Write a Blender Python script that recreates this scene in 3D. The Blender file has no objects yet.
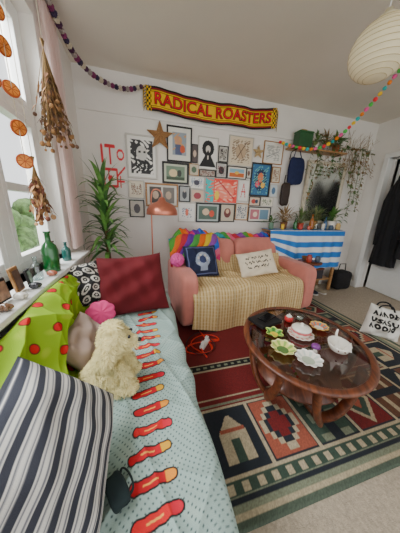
import bpy, bmesh, math, random
import numpy as np
from mathutils import Vector, Matrix, Euler
random.seed(5); np.random.seed(5)
COL=bpy.context.scene.collection
PI=math.pi
# ------------------------------------------------------------ colour + materials
SAT=1.14
def lina(a):
    a=np.asarray(a,dtype=float)
    l=(a@np.array([.3,.59,.11]))[...,None]; a=l+(a-l)*SAT
    a=np.clip(a/255.0,0,1)
    return np.where(a<=0.04045,a/12.92,((a+0.055)/1.055)**2.4)
def lin(c):
    r=lina(np.array(c,float)); return (float(r[0]),float(r[1]),float(r[2]),1.0)
MATS={}
def M(name,col,rough=.6,metal=0.0,var=.12,scale=25,bump=.0,bscale=120,sheen=0,emit=0,coat=0,sss=0):
    if name in MATS: return MATS[name]
    m=bpy.data.materials.new(name); m.use_nodes=True
    nt=m.node_tree; b=nt.nodes['Principled BSDF']
    c=lin(col)
    tc=nt.nodes.new('ShaderNodeTexCoord'); n=nt.nodes.new('ShaderNodeTexNoise')
    n.inputs['Scale'].default_value=scale; n.inputs['Detail'].default_value=4
    nt.links.new(tc.outputs['Object'],n.inputs['Vector'])
    r=nt.nodes.new('ShaderNodeValToRGB')
    r.color_ramp.elements[0].position=.3; r.color_ramp.elements[1].position=.7
    r.color_ramp.elements[0].color=(c[0]*(1-var),c[1]*(1-var),c[2]*(1-var),1)
    r.color_ramp.elements[1].color=(min(1,c[0]*(1+var)),min(1,c[1]*(1+var)),min(1,c[2]*(1+var)),1)
    nt.links.new(n.outputs['Fac'],r.inputs['Fac']); nt.links.new(r.outputs['Color'],b.inputs['Base Color'])
    b.inputs['Roughness'].default_value=rough; b.inputs['Metallic'].default_value=metal
    if sheen: b.inputs['Sheen Weight'].default_value=sheen
    if coat: b.inputs['Coat Weight'].default_value=coat
    if emit:
        b.inputs['Emission Color'].default_value=c; b.inputs['Emission Strength'].default_value=emit
    if bump:
        n2=nt.nodes.new('ShaderNodeTexNoise'); n2.inputs['Scale'].default_value=bscale
        nt.links.new(tc.outputs['Object'],n2.inputs['Vector'])
        bp=nt.nodes.new('ShaderNodeBump'); bp.inputs['Strength'].default_value=bump; bp.inputs['Distance'].default_value=.01
        nt.links.new(n2.outputs['Fac'],bp.inputs['Height']); nt.links.new(bp.outputs['Normal'],b.inputs['Normal'])
    MATS[name]=m; return m
def VC(name,rough=.85,bump=.3,bscale=250,coat=0):
    if name in MATS: return MATS[name]
    m=bpy.data.materials.new(name); m.use_nodes=True
    nt=m.node_tree; b=nt.nodes['Principled BSDF']
    a=nt.nodes.new('ShaderNodeAttribute'); a.attribute_name='Col'
    nt.links.new(a.outputs['Color'],b.inputs['Base Color'])
    b.inputs['Roughness'].default_value=rough
    if coat: b.inputs['Coat Weight'].default_value=coat
    if bump:
        tc=nt.nodes.new('ShaderNodeTexCoord'); n2=nt.nodes.new('ShaderNodeTexNoise'); n2.inputs['Scale'].default_value=bscale
        nt.links.new(tc.outputs['Object'],n2.inputs['Vector'])
        bp=nt.nodes.new('ShaderNodeBump'); bp.inputs['Strength'].default_value=bump; bp.inputs['Distance'].default_value=.006
        nt.links.new(n2.outputs['Fac'],bp.inputs['Height']); nt.links.new(bp.outputs['Normal'],b.inputs['Normal'])
    MATS[name]=m; return m
def wood(name,c1,c2,scale=6,rough=.35,coat=.3):
    if name in MATS: return MATS[name]
    m=bpy.data.materials.new(name); m.use_nodes=True
    nt=m.node_tree; b=nt.nodes['Principled BSDF']
    tc=nt.nodes.new('ShaderNodeTexCoord'); mp=nt.nodes.new('ShaderNodeMapping'); mp.inputs['Scale'].default_value=(1,7,7)
    n=nt.nodes.new('ShaderNodeTexNoise'); n.inputs['Scale'].default_value=scale; n.inputs['Detail'].default_value=6; n.inputs['Distortion'].default_value=.6
    r=nt.nodes.new('ShaderNodeValToRGB'); r.color_ramp.elements[0].position=.35; r.color_ramp.elements[1].position=.68
    r.color_ramp.elements[0].color=lin(c1); r.color_ramp.elements[1].color=lin(c2)
    nt.links.new(tc.outputs['Object'],mp.inputs['Vector']); nt.links.new(mp.outputs['Vector'],n.inputs['Vector'])
    nt.links.new(n.outputs['Fac'],r.inputs['Fac']); nt.links.new(r.outputs['Color'],b.inputs['Base Color'])
    b.inputs['Roughness'].default_value=rough; b.inputs['Coat Weight'].default_value=coat
    MATS[name]=m; return m
def glassy(name,col,trans=.85,rough=.03):
    if name in MATS: return MATS[name]
    m=bpy.data.materials.new(name); m.use_nodes=True
    nt=m.node_tree; nt.nodes.clear()
    o=nt.nodes.new('ShaderNodeOutputMaterial'); mx=nt.nodes.new('ShaderNodeMixShader')
    t=nt.nodes.new('ShaderNodeBsdfTransparent'); g=nt.nodes.new('ShaderNodeBsdfGlossy'); lw=nt.nodes.new('ShaderNodeLayerWeight')
    lw.inputs['Blend'].default_value=.5
    pw=nt.nodes.new('ShaderNodeMath'); pw.operation='POWER'; pw.inputs[1].default_value=5
    mt=nt.nodes.new('ShaderNodeMath'); mt.operation='MULTIPLY_ADD'; mt.inputs[1].default_value=.6; mt.inputs[2].default_value=1-trans; mt.use_clamp=True
    t.inputs['Color'].default_value=lin(col); g.inputs['Roughness'].default_value=rough
    nt.links.new(lw.outputs['Facing'],pw.inputs[0]); nt.links.new(pw.outputs[0],mt.inputs[0])
    nt.links.new(mt.outputs[0],mx.inputs[0])
    nt.links.new(t.outputs[0],mx.inputs[1]); nt.links.new(g.outputs[0],mx.inputs[2]); nt.links.new(mx.outputs[0],o.inputs['Surface'])
    MATS[name]=m; return m
# ------------------------------------------------------------ object helpers
def link(o,parent=None):
    COL.objects.link(o)
    if parent is not None: o.parent=parent
    return o
def top(name,label,cat,loc=(0,0,0),rot=(0,0,0),group=None,kind=None):
    o=bpy.data.objects.new(name,None); o.empty_display_size=.05
    o.location=loc; o.rotation_euler=rot; COL.objects.link(o)
    o['label']=label; o['category']=cat
    if group: o['group']=group
    if kind: o['kind']=kind
    return o
def tag(o,label,cat,group=None,kind=None):
    o['label']=label; o['category']=cat
    if group: o['group']=group
    if kind: o['kind']=kind
    return o
def orient(normal,up):
    z=Vector(normal).normalized(); y=Vector(up); y=(y-z*y.dot(z)).normalized(); x=y.cross(z)
    return Matrix((x,y,z)).transposed().to_euler()
class MB:
    def __init__(s): s.v=[]; s.f=[]; s.m=[]; s.s=[]
    def add(s,vs,fs,m=0,sm=True,mat=None):
        o=len(s.v)
        if mat is not None: vs=[mat@Vector(p) for p in vs]
        s.v+= [tuple(p) for p in vs]
        for f in fs: s.f.append(tuple(i+o for i in f)); s.m.append(m); s.s.append(sm)
        return s
    def box(s,c,sz,rot=None,m=0):
        x,y,z=[k/2 for k in sz]
        vs=[(a*x,b*y,d*z) for a in(-1,1) for b in(-1,1) for d in(-1,1)]
        fs=[(0,1,3,2),(4,6,7,5),(0,4,5,1),(2,3,7,6),(0,2,6,4),(1,5,7,3)]
        mt=Matrix.Translation(c)
        if rot: mt=mt@Euler(rot).to_matrix().to_4x4()
        return s.add(vs,fs,m,False,mt)
    def lathe(s,prof,c=(0,0,0),n=24,m=0,sc=(1,1),mat=None,wave=None):
        vs=[];fs=[]
        for r,z in prof:
            for i in range(n):
                a=2*PI*i/n; rr=r*(1+(wave(a) if wave else 0))
                vs.append((c[0]+rr*math.cos(a)*sc[0],c[1]+rr*math.sin(a)*sc[1],c[2]+z))
        for j in range(len(prof)-1):
            for i in range(n):
                k=(i+1)%n; fs.append((j*n+i,j*n+k,(j+1)*n+k,(j+1)*n+i))
        if prof[0][0]>1e-4: fs.append(tuple(reversed(range(n))))
        if prof[-1][0]>1e-4: fs.append(tuple((len(prof)-1)*n+i for i in range(n)))
        return s.add(vs,fs,m,True,mat)
    def sphere(s,c,r,n=12,m=0,rot=None):
        if not hasattr(r,'__len__'): r=(r,r,r)
        vs=[];fs=[];h=max(4,n//2+1)
        for j in range(h+1):
            t=PI*j/h
            for i in range(n):
                a=2*PI*i/n; vs.append((r[0]*math.sin(t)*math.cos(a),r[1]*math.sin(t)*math.sin(a),r[2]*math.cos(t)))
        for j in range(h):
            for i in range(n):
                k=(i+1)%n; fs.append((j*n+i,(j+1)*n+i,(j+1)*n+k,j*n+k))
        mt=Matrix.Translation(c)
        if rot: mt=mt@Euler(rot).to_matrix().to_4x4()
        return s.add(vs,fs,m,True,mt)
    def tube(s,pts,r,n=8,m=0,flat=1.0):
        P=[Vector(p) for p in pts]; L=len(P)
        if not hasattr(r,'__len__'): r=[r]*L
        vs=[];fs=[]; up=Vector((0,0,1)); 
        t0=(P[1]-P[0]).normalized()
        if abs(t0.dot(up))>.9: up=Vector((0,1,0))
        x=t0.cross(up).normalized()
        for i,p in enumerate(P):
            t=(P[min(i+1,L-1)]-P[max(i-1,0)]).normalized()
            x=(x-t*x.dot(t)); x=x.normalized() if x.length>1e-6 else t.orthogonal().normalized()
            y=t.cross(x)
            for k in range(n):
                a=2*PI*k/n; vs.append(p+x*math.cos(a)*r[i]+y*math.sin(a)*r[i]*flat)
        for j in range(L-1):
            for k in range(n):
                q=(k+1)%n; fs.append((j*n+k,j*n+q,(j+1)*n+q,(j+1)*n+k))
        fs.append(tuple(reversed(range(n)))); fs.append(tuple((L-1)*n+k for k in range(n)))
        return s.add(vs,fs,m,True)
    def leaf(s,base,d,L,w,droop=.4,m=0,seg=6,side=None,shape=.5):
        d=Vector(d).normalized(); sd=Vector(side) if side else d.cross(Vector((0,0,1)))
        if sd.length<1e-4: sd=Vector((1,0,0))
        sd.normalize(); p=Vector(base); vs=[];fs=[]
        for i in range(seg+1):
            t=i/seg; ww=w*math.sin(PI*min(1,max(.03,t**shape*.97+.015)))
            n=sd.cross(d)
            vs+= [p-sd*ww/2+n*ww*.12,p,p+sd*ww/2+n*ww*.12]
            p=p+d*L/seg; d=(d+Vector((0,0,-droop/seg))).normalized()
        for i in range(seg):
            o=i*3; fs+=[(o,o+1,o+4,o+3),(o+1,o+2,o+5,o+4)]
        return s.add(vs,fs,m,True)
    def clampy(s,ymax=None,xmin=None):
        s.v=[(max(v[0],xmin) if xmin is not None else v[0],min(v[1],ymax) if ymax is not None else v[1],v[2]) for v in s.v]; return s
    def build(s,name,mats,parent=None,loc=(0,0,0),rot=(0,0,0),bevel=0,bseg=2,sub=0):
        me=bpy.data.meshes.new(name); me.from_pydata(s.v,[],s.f)
        if not isinstance(mats,(list,tuple)): mats=[mats]
        for x in mats: me.materials.append(x)
        me.polygons.foreach_set('material_index',s.m); me.polygons.foreach_set('use_smooth',s.s); me.update()
        o=bpy.data.objects.new(name,me); o.location=loc; o.rotation_euler=rot; link(o,parent)
        if bevel:
            b=o.modifiers.new('bevel','BEVEL'); b.width=bevel; b.segments=bseg; b.limit_method='ANGLE'; b.angle_limit=.6
        if sub:
            b=o.modifiers.new('sub','SUBSURF'); b.levels=sub; b.render_levels=sub
        return o
def boxo(name,c,sz,mat,parent=None,rot=(0,0,0),bevel=.004):
    return MB().box((0,0,0),sz).build(name,mat,parent,c,rot,bevel)
def soft(name,c,sz,mat,parent=None,rot=(0,0,0),k=5,n=12,wr=.0,seed=0):
    bm=bmesh.new(); bmesh.ops.create_cube(bm,size=2); bmesh.ops.subdivide_edges(bm,edges=bm.edges[:],cuts=n,use_grid_fill=True)
    rr=random.Random(seed); ph=[rr.uniform(0,6) for _ in range(6)]
    for v in bm.verts:
        p=v.co.copy(); mi=max(abs(p.x),abs(p.y),abs(p.z)); ln=(abs(p.x)**k+abs(p.y)**k+abs(p.z)**k)**(1/k)
        p=p*(mi/ln)
        w=1+wr*(math.sin(5*p.x+ph[0])*math.sin(4*p.y+ph[1])+.6*math.sin(7*p.z+ph[2]+3*p.x)+.4*math.sin(11*p.x+9*p.y+ph[3]))
        v.co=Vector((p.x*sz[0]/2*w,p.y*sz[1]/2*w,p.z*sz[2]/2*w))
    me=bpy.data.meshes.new(name); bm.to_mesh(me); bm.free(); me.materials.append(mat)
    me.polygons.foreach_set('use_smooth',[True]*len(me.polygons))
    o=bpy.data.objects.new(name,me); o.location=c; o.rotation_euler=rot; return link(o,parent)
def gridmesh(name,parts,mat,parent=None,loc=(0,0,0),rot=(0,0,0)):
    vs=[];fs=[];cs=[];off=0
    for X,Y,Z,C in parts:
        a,b=X.shape
        vs.append(np.stack([X,Y,Z],-1).reshape(-1,3)); cs.append(lina(C).reshape(-1,3))
        i=np.arange(a*b).reshape(a,b)
        q=np.stack([i[:-1,:-1],i[1:,:-1],i[1:,1:],i[:-1,1:]],-1).reshape(-1,4)+off
        fs.append(q); off+=a*b
    V=np.concatenate(vs);Fc=np.concatenate(fs);Cc=np.concatenate(cs)
    me=bpy.data.meshes.new(name); me.vertices.add(len(V)); me.vertices.foreach_set('co',V.ravel().astype(np.float32))
    me.loops.add(len(Fc)*4); me.loops.foreach_set('vertex_index',Fc.ravel().astype(np.int32))
    me.polygons.add(len(Fc)); me.polygons.foreach_set('loop_start',(np.arange(len(Fc))*4).astype(np.int32))
    try: me.polygons.foreach_set('loop_total',np.full(len(Fc),4,dtype=np.int32))
    except Exception: pass
    me.polygons.foreach_set('use_smooth',[True]*len(Fc))
    me.update(calc_edges=True); me.validate()
    at=me.color_attributes.new('Col','FLOAT_COLOR','POINT')
    at.data.foreach_set('color',np.concatenate([Cc,np.ones((len(Cc),1))],1).ravel().astype(np.float32))
    me.materials.append(mat)
    o=bpy.data.objects.new(name,me); o.location=loc; o.rotation_euler=rot; return link(o,parent)
def UV(nu,nv): return np.meshgrid(np.linspace(0,1,nu),np.linspace(0,1,nv),indexing='ij')
def full(U,c): return np.ones(U.shape+(3,))*np.array(c,dtype=float)
def put(C,mask,c): C[mask]=c; return C
def blend(C,al,c):
    al=np.clip(al,0,1)[...,None]; C[...]=C*(1-al)+np.array(c,float)*al
def pathxy(pts,T):
    P=np.array(pts,float); d=np.r_[0,np.cumsum(np.hypot(*np.diff(P,axis=0).T))]; 
    return np.interp(T*d[-1],d,P[:,0]),np.interp(T*d[-1],d,P[:,1]),d[-1]
def rnd(pts,it=3):
    for _ in range(it):
        q=[pts[0]]
        for a,b in zip(pts[:-1],pts[1:]):
            q.append(tuple(.75*x+.25*y for x,y in zip(a,b))); q.append(tuple(.25*x+.75*y for x,y in zip(a,b)))
        q.append(pts[-1]); pts=q
    return pts
def pillow(name,w,h,t,colf,mat,parent=None,loc=(0,0,0),rot=(0,0,0),n=50,pinch=.10,wr=.012,seed=1,slump=0):
    U,V=UV(n,n); u=U*2-1; v=V*2-1; ps=[]
    r=np.random.RandomState(seed); a=r.uniform(0,6,4)
    for sg in(1,-1):
        th=(np.clip(1-np.abs(u)**2.6,0,1)**.55)*(np.clip(1-np.abs(v)**2.6,0,1)**.55)
        X=u*w/2*(1-pinch*.5*(1-np.abs(v)**2)*(np.abs(u)**3)); Y=v*h/2*(1-pinch*.5*(1-np.abs(u)**2)*(np.abs(v)**3))
        X=X*(1-slump*.5*v); Y=Y-slump*h*.25*(1-u*u)*(v>0)*v
        Z=sg*(t/2*th*(1-slump*v))+wr*th*(np.sin(6*u+4*v+a[0])+np.sin(9*v-5*u+a[1])*.7+np.sin(14*u+3*v+a[2])*.35)
        ps.append((X,Y,Z,colf(U,V)))
    return gridmesh(name,ps,mat,parent,loc,rot)
def solid(c):
    return lambda U,V: full(U,c)
def hsh(i,j=0,k=0):
    x=np.sin(i*127.1+j*311.7+k*74.7)*43758.5453; return x-np.floor(x)
FAB=VC('painted_fabric',.9,.35,400); PAP=VC('painted_paper',.6,0); 
# ============================================================ ROOM
Hc=2.62; XL=-.63; XR=3.62; YB=2.75; Y0=-1.3
wallm=M('wall_paint',(232,228,222),.8,var=.03,scale=3,bump=.08,bscale=60)
ceilm=M('ceiling_paint',(224,217,206),.85,var=.03,scale=2,bump=.06,bscale=50)
white=M('white_gloss_paint',(238,238,235),.35,var=.02)
def struct(o): o['kind']='structure'; return o
carp=M('beige_carpet',(180,167,149),.95,var=.2,scale=90,bump=.6,bscale=350)
struct(boxo('floor',((XL+5.2)/2,(Y0+YB)/2,-.05),(5.2-XL+.6,YB-Y0+.4,.1),carp,bevel=0))
struct(boxo('ceiling',((XL+5.2)/2,(Y0+YB)/2,Hc+.05),(5.2-XL+.6,YB-Y0+.4,.1),ceilm,bevel=0))
struct(boxo('wall_back',((XL+5.2)/2,YB+.05,Hc/2),(5.2-XL+.4,.1,Hc),wallm,bevel=0))
WY0,WY1,WZ0,WZ1=.15,1.93,.84,2.42
m=MB(); x=XL-.1
m.box((x,(Y0+WY0)/2,Hc/2),(.2,WY0-Y0,Hc)); m.box((x,(WY1+YB)/2,Hc/2),(.2,YB-WY1,Hc))
m.box((x,(WY0+WY1)/2,WZ0/2),(.2,WY1-WY0,WZ0)); m.box((x,(WY0+WY1)/2,(WZ1+Hc)/2),(.2,WY1-WY0,Hc-WZ1))
struct(m.build('wall_left',wallm))
DY0,DY1,DZ=1.62,2.46,2.08
m=MB(); x=XR+.08
m.box((x,(DY1+YB)/2,Hc/2),(.16,YB-DY1,Hc)); m.box((x,(Y0+DY0)/2,Hc/2),(.16,DY0-Y0,Hc)); m.box((x,(DY0+DY1)/2,(DZ+Hc)/2),(.16,DY1-DY0,Hc-DZ))
struct(m.build('wall_right',wallm))
hallm=M('hallway_painted_shade',(92,84,78),.85,var=.05,scale=3)  # hallway gloom put into the wall colour so the door gap reads dark
m=MB(); m.box((5.25,(Y0+YB)/2,Hc/2),(.1,YB-Y0,Hc)); m.box((4.5,Y0+.3,Hc/2),(1.5,.1,Hc)); struct(m.build('wall_hallway',hallm))
m=MB()
m.box((XR+.02,DY1+.03,DZ/2),(.1,.07,DZ)); m.box((XR+.02,DY0-.03,DZ/2),(.1,.07,DZ)); m.box((XR+.02,(DY0+DY1)/2,DZ+.035),(.1,DY1-DY0+.13,.07))
struct(m.build('trim_1',white,bevel=.006))
DW=DY1-DY0-.02
m=MB(); m.box((0,DW/2,0),(.04,DW,DZ-.02))
for zc,hh in((.55,.75),(1.45,.85)):
    m.box((-.022,DW/2,zc-DZ/2),(.008,.56,hh))
d=struct(m.build('door_1',white,loc=(XR+.05,DY0+.01,DZ/2),rot=(0,0,math.radians(-11)),bevel=.004))
MB().sphere((-.06,0,0),.025).tube([(0,0,0),(-.05,0,0)],.01).build('door_handle',M('brass',(190,150,80),.3,1),d,loc=(-.02,DW-.08,0))
struct(boxo('baseboard_back',(1.5,YB-.01,.05),(4.2,.02,.1),white))
struct(boxo('baseboard_right',(XR-.01,(DY1+YB)/2+.02,.05),(.02,YB-DY1-.06,.1),white))
struct(boxo('trim_2',(1.5,YB-.008,2.24),(4.22,.016,.030),wallm,bevel=.004))
# window
m=MB(); xf=XL-.12; fw=.06
for yy in(WY0,WY1-fw): m.box((xf,yy+fw/2,(WZ0+WZ1)/2),(.07,fw,WZ1-WZ0))
for zz in(WZ0,WZ1-fw): m.box((xf,(WY0+WY1)/2,zz+fw/2),(.07,WY1-WY0-2*fw,fw))
m.box((xf,1.33,(WZ0+WZ1)/2),(.08,.09,WZ1-WZ0-2*fw)); m.box((xf,.72,(WZ0+WZ1)/2),(.08,.09,WZ1-WZ0-2*fw))
m.box((xf,(1.375+WY1-fw)/2,1.82),(.075,WY1-fw-1.375,.07)); m.box((xf,(1.285+.765)/2,1.82),(.075,.52,.07))
for y0,y1 in((1.375,WY1-fw),(.765,1.285)):
    for z0,z1 in((WZ0+fw,1.785),(1.855,WZ1-fw)):
        m.box((xf+.01,y0+.02,(z0+z1)/2),(.06,.04,z1-z0)); m.box((xf+.01,y1-.02,(z0+z1)/2),(.06,.04,z1-z0))
        m.box((xf+.01,(y0+y1)/2,z0+.02),(.06,y1-y0-.08,.04)); m.box((xf+.01,(y0+y1)/2,z1-.02),(.06,y1-y0-.08,.04))
    m.box((xf+.01,(y0+y1)/2,1.34),(.06,y1-y0-.08,.045))
w=struct(m.build('window_1',white,bevel=.004))
gm=MB().add([(0,WY0+fw,WZ0+fw),(0,WY1-fw,WZ0+fw),(0,WY1-fw,WZ1-fw),(0,WY0+fw,WZ1-fw)],[(0,1,2,3)],0,False)
gm.build('glass',glassy('window_glass',(250,252,252),.98),w,loc=(xf-.01,0,0))
struct(boxo('trim_3',((XL-.19+XL+.13)/2,(WY0+2.1)/2-.0,.825),(.32,2.1-WY0+.0,.03),white,bevel=.006))
# outside
m=MB(); rr=random.Random(3)
for i in range(90):
    yy=rr.uniform(-1,18); m.sphere((-7+rr.uniform(-.8,.8),yy,rr.uniform(-1.6,1.1)),(rr.uniform(.5,1),rr.uniform(.5,1),rr.uniform(.4,.7)),10)
tag(m.build('hedge',M('hedge_leaves',(118,146,94),.8,var=.6,scale=4,bump=1,bscale=12)),'leafy green hedge growing outside the window','hedge',kind='stuff')
o=boxo('lawn',(-8,5,-2.8),(14,30,.1),M('lawn_grass',(115,150,76),.9,var=.3,scale=6),bevel=0); tag(o,'green lawn outside below the window','lawn',kind='stuff')
# ============================================================ RUG
rx0,rx1,ry0,ry1=.25,2.42,.40,2.50
U,V=UV(420,400); X=rx0+U*(rx1-rx0); Y=ry0+V*(ry1-ry0)
RED=(112,30,30);NAVY=(32,38,46);CREAM=(192,178,150);GREEN=(60,78,66);SAGE=(134,140,118);SALM=(164,92,72);BLK=(22,20,22);BRN=(102,68,50)
C=full(U,RED)
ex=np.minimum(X-rx0,rx1-X); ey=np.minimum(Y-ry0,ry1-Y)
def tiles(C,mask,A,B,aw,seed):
    i=np.floor(A/aw); a=A/aw-i; k=(i.astype(int)+seed)%5
    put(C,mask,NAVY)
    inn=mask&(np.abs(a-.5)<.44)&(np.abs(B-.5)<.44)
    base=[NAVY,SALM,GREEN,RED,BRN]
    for q in range(5): put(C,inn&(k==q),base[q])
    d1=np.abs(a-.5); 
    hs=inn&(k==0)&(((d1<.28)&(B>.15)&(B<.55))|((d1<.28-(B-.55)*.9)&(B>=.55)&(B<.82))); put(C,hs,CREAM)
    put(C,inn&(k==0)&(d1<.08)&(B>.15)&(B<.45),GREEN); put(C,inn&(k==0)&(np.abs(B-.58)<.03)&(d1<.25),SALM)
    st=np.floor(d1*10)/10+np.floor(np.abs(B-.5)*10)/10
    put(C,inn&(k==1)&(st<.4),CREAM); put(C,inn&(k==1)&(st<.3),NAVY); put(C,inn&(k==1)&(st<.15),RED)
    put(C,inn&(k==2)&((np.floor(B*6)%2)==0)&(d1<.35),SAGE); put(C,inn&(k==2)&(d1<.12),NAVY)
    dm=d1+np.abs(B-.5); put(C,inn&(k==3)&(dm<.42),CREAM); put(C,inn&(k==3)&(dm<.32),GREEN); put(C,inn&(k==3)&(dm<.16),SALM)
    put(C,inn&(k==4)&(np.abs(d1-.2)<.06),CREAM); put(C,inn&(k==4)&(np.abs(B-.5)<.07),NAVY)
    put(C,mask&(np.abs(a-.5)>.47),CREAM)
fx=np.abs(((X-rx0)/.36)%1-.5); fy=np.abs(((Y-1.33)/.3)%1-.5)
fld=(Y>1.36)&(X>.95)
put(C,fld&((fx+fy)<.15),NAVY); put(C,fld&((fx+fy)<.08),CREAM)
def hb(y0,y1,c): put(C,(Y>=y0)&(Y<y1),c)
hb(.90,1.36,RED)
hb(1.22,1.235,CREAM);hb(1.235,1.285,BLK);hb(1.285,1.30,CREAM)
z=(Y>1.235)&(Y<1.285)&(((X/.06)%1)<.5)&(np.abs(Y-1.26)<.012); put(C,z,SAGE)
hb(.93,.945,SAGE);hb(.975,.985,CREAM)
tiles(C,(Y>=.56)&(Y<.92),X-.3,(Y-.56)/.36,.30,0)
hb(.905,.92,CREAM);hb(.555,.57,CREAM)
hb(.50,.555,GREEN); z=(Y>.51)&(Y<.545)&(((X/.08)%1)<.45); put(C,z,CREAM)
tiles(C,(X>rx1-.47)&(X<rx1-.16)&(Y>.56),Y,(X-(rx1-.47))/.31,.30,2)
put(C,(X>rx1-.5)&(X<rx1-.47)&(Y>.9),CREAM); put(C,(X>rx1-.16)&(X<rx1-.14),CREAM)
put(C,(ex<.14)&(X>1.5)|((ey<.10)&(Y<1)),SAGE)
put(C,((Y<ry0+.10)&(Y>ry0+.075))|((X>rx1-.14)&(X<rx1-.115)),NAVY)
put(C,(Y<ry0+.05)|(X>rx1-.07),(86,98,84)); put(C,((Y<ry0+.05)&(Y>ry0+.03))|((X>rx1-.07)&(X<rx1-.045)),CREAM)
C=C*(.82+.18*hsh(np.floor(X*200),np.floor(Y*200)))[...,None]
Zt=np.full(U.shape,.012)
Zt[0,:]=0;Zt[-1,:]=0;Zt[:,0]=0;Zt[:,-1]=0
o=gridmesh('rug',[(X,Y,Zt+.001,C)],VC('rug_pile',.95,.5,500)); tag(o,'dark red geometric patterned woven rug on beige carpet','rug')
# ============================================================ DAYBED
bt=top('daybed','low single daybed against the window wall','bed',(-.21,.9,0))
boxo('base',(0,0,.15),(.74,2.1,.26),M('bed_base_fabric',(70,70,72),.9),bt,bevel=.01)
soft('mattress',(0,0,.365),(.77,2.14,.18),M('mattress_ticking',(200,198,190),.9,bump=.2),bt,k=14,n=14)
for sx in(-.3,.3):
    for sy in(-.95,.95): MB().lathe([(.02,0),(.028,.03)],n=12).build('leg',M('dark_wood',(50,32,22),.5),bt,loc=(sx,sy,0))
px=rnd([(-.5,.462),(.10,.466),(.182,.462),(.200,.40),(.206,.04)],3)
_,_,Lc=pathxy(px,np.array([0.0]))
su=np.r_[np.linspace(0,.38,70,endpoint=False),np.linspace(.38,.64,140,endpoint=False),np.linspace(.64,Lc,110)]/Lc
U,V=np.meshgrid(su,np.linspace(0,1,840),indexing='ij')
Xc,Zc,Lc=pathxy(px,U); Yc=-.12+V*2.0
fold=np.clip((Xc-.172)/.02,0,1)
Xc=Xc+fold*.016*(1+np.sin(Yc*26+2*np.sin(Yc*5))*(.46-Zc)*2.6)+np.clip((Xc-.12)/.06,0,1)*.008*np.sin(Yc*19+1.5*np.sin(Yc*7))
rdg=lambda a,p: np.clip(1-np.abs(a),0,1)**p
wob=np.sin(Yc*9+Xc*7)*.8+2.4*rdg(np.sin(Yc*5+Xc*13+1)*2.2,2)+2.0*rdg(np.sin(Yc*8-Xc*11+2)*2.6,2)+1.2*rdg(np.sin(Yc*14+Xc*6)*2,2)
Zc=Zc+(1-fold)*.005*(wob+.9)
S=U*Lc-.5
CL=full(U,(160,180,174))
n2=np.sin(S*34+2*np.sin(Yc*22))*np.sin(Yc*30+1.5*np.sin(S*20)); blend(CL,(n2-.3)*1.2*.5,(188,204,194))
n1=np.sin(S*300+3*np.sin(Yc*31))*np.sin(Yc*300+3*np.sin(S*27)); blend(CL,(n1-.58)*4*.75,(66,84,84))
for j in range(26):
    y0=.02+j*.078
    cx=.000+.008*math.sin(j*1.9); ang=.15+.06*math.sin(j*2.3)
    dx=(S-cx)*math.cos(ang)+(Yc-y0)*math.sin(ang); dy=-(S-cx)*math.sin(ang)+(Yc-y0)*math.cos(ang)
    hl=.068; rr_=.0145+.0010*np.cos(dx*190+j)-.002*(np.clip(dx/hl,-1,1)*.5+.5)
    q=np.hypot(np.maximum(np.abs(dx)-hl+.013,0),dy); e=.0016
    blend(CL,(rr_+.0045-q)/e+.5,(30,26,26))
    c1,c2=[((188,28,42),(220,170,56)),((196,36,40),(200,36,60)),((176,24,36),(226,150,56))][j%3]
    blend(CL,(rr_-q)/e+.5,c1)
    blend(CL,np.minimum((rr_-q)/e+.5,(dx-.034)/e+.5),c2)
    blend(CL,np.minimum((.0026-np.abs(dy))/.0012+.5,(.024-np.abs(dx+.010))/e),(232,170,90))
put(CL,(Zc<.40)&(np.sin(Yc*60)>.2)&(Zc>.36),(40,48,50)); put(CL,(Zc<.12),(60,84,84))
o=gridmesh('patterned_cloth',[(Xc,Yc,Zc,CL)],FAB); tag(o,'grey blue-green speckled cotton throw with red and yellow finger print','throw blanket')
p=pillow('maroon_cushion',.50,.46,.22,solid((92,12,22)),FAB,loc=(-.10,1.54,.675),rot=(math.radians(64),math.radians(-3),math.radians(3)),wr=.018,slump=.08,n=70)
tag(p,'large plump dark maroon cushion leaning on the daybed','cushion')
def bw(U,V):
    C=full(U,(30,30,32)); a=(U*5+.3*np.sin(V*9))%1-.5; b=(V*5+.3*np.sin(U*8))%1-.5; r=np.hypot(a,b)
    put(C,(r<.40)&(r>.24),(214,210,200)); put(C,r<.1,(214,210,200)); return C
p=pillow('patterned_cushion',.34,.32,.13,bw,FAB,loc=(-.44,1.50,.70),rot=orient((.40,-.66,.55),(-.25,.25,.9)),wr=.008,n=70)
tag(p,'black and white patterned cushion beside maroon cushion','cushion')
p=pillow('taupe_cushion',.28,.25,.11,solid((168,148,138)),FAB,loc=(-.30,.99,.575),rot=orient((.70,-.25,.65),(-.5,0,.8)),wr=.010,seed=8,slump=.05)
tag(p,'plain grey-pink cushion behind the plush toy','cushion')
U,V=UV(60,24); a=U*2*PI; r=V; ps=[]
for sg in(1,-1):
    R=.080*r*(1+.12*np.abs(np.sin(a*4.0))*r)
    ps.append((R*np.cos(a),R*np.sin(a)*.9,sg*.028*np.sqrt(np.clip(1-r**2,0,1))*(1+.25*np.cos(a*8)*r),full(U,(222,80,136))))
p=gridmesh('shell_cushion',ps,FAB,loc=(-.28,1.25,.60),rot=(math.radians(60),0,math.radians(20)))
tag(p,'small bright pink scalloped cushion on the green blanket','cushion')
o=soft('bolster_cushion',(-.555,.78,.57),(.08,1.2,.18),M('grey_bolster',(140,136,128),.9),k=4); tag(o,'thin padded bolster along the window wall','cushion')
U,V=UV(160,620)
pg=rnd([(-.505,.79),(-.475,.815),(-.425,.79),(-.375,.70),(-.350,.60),(-.350,.52),(-.30,.488),(-.24,.482)],3)
Xg,Zg,Lg=pathxy(pg,U); Yg=.02+V*1.50
def cr(a,p): return np.clip(1-np.abs(np.sin(a)),0,1)**p
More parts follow.
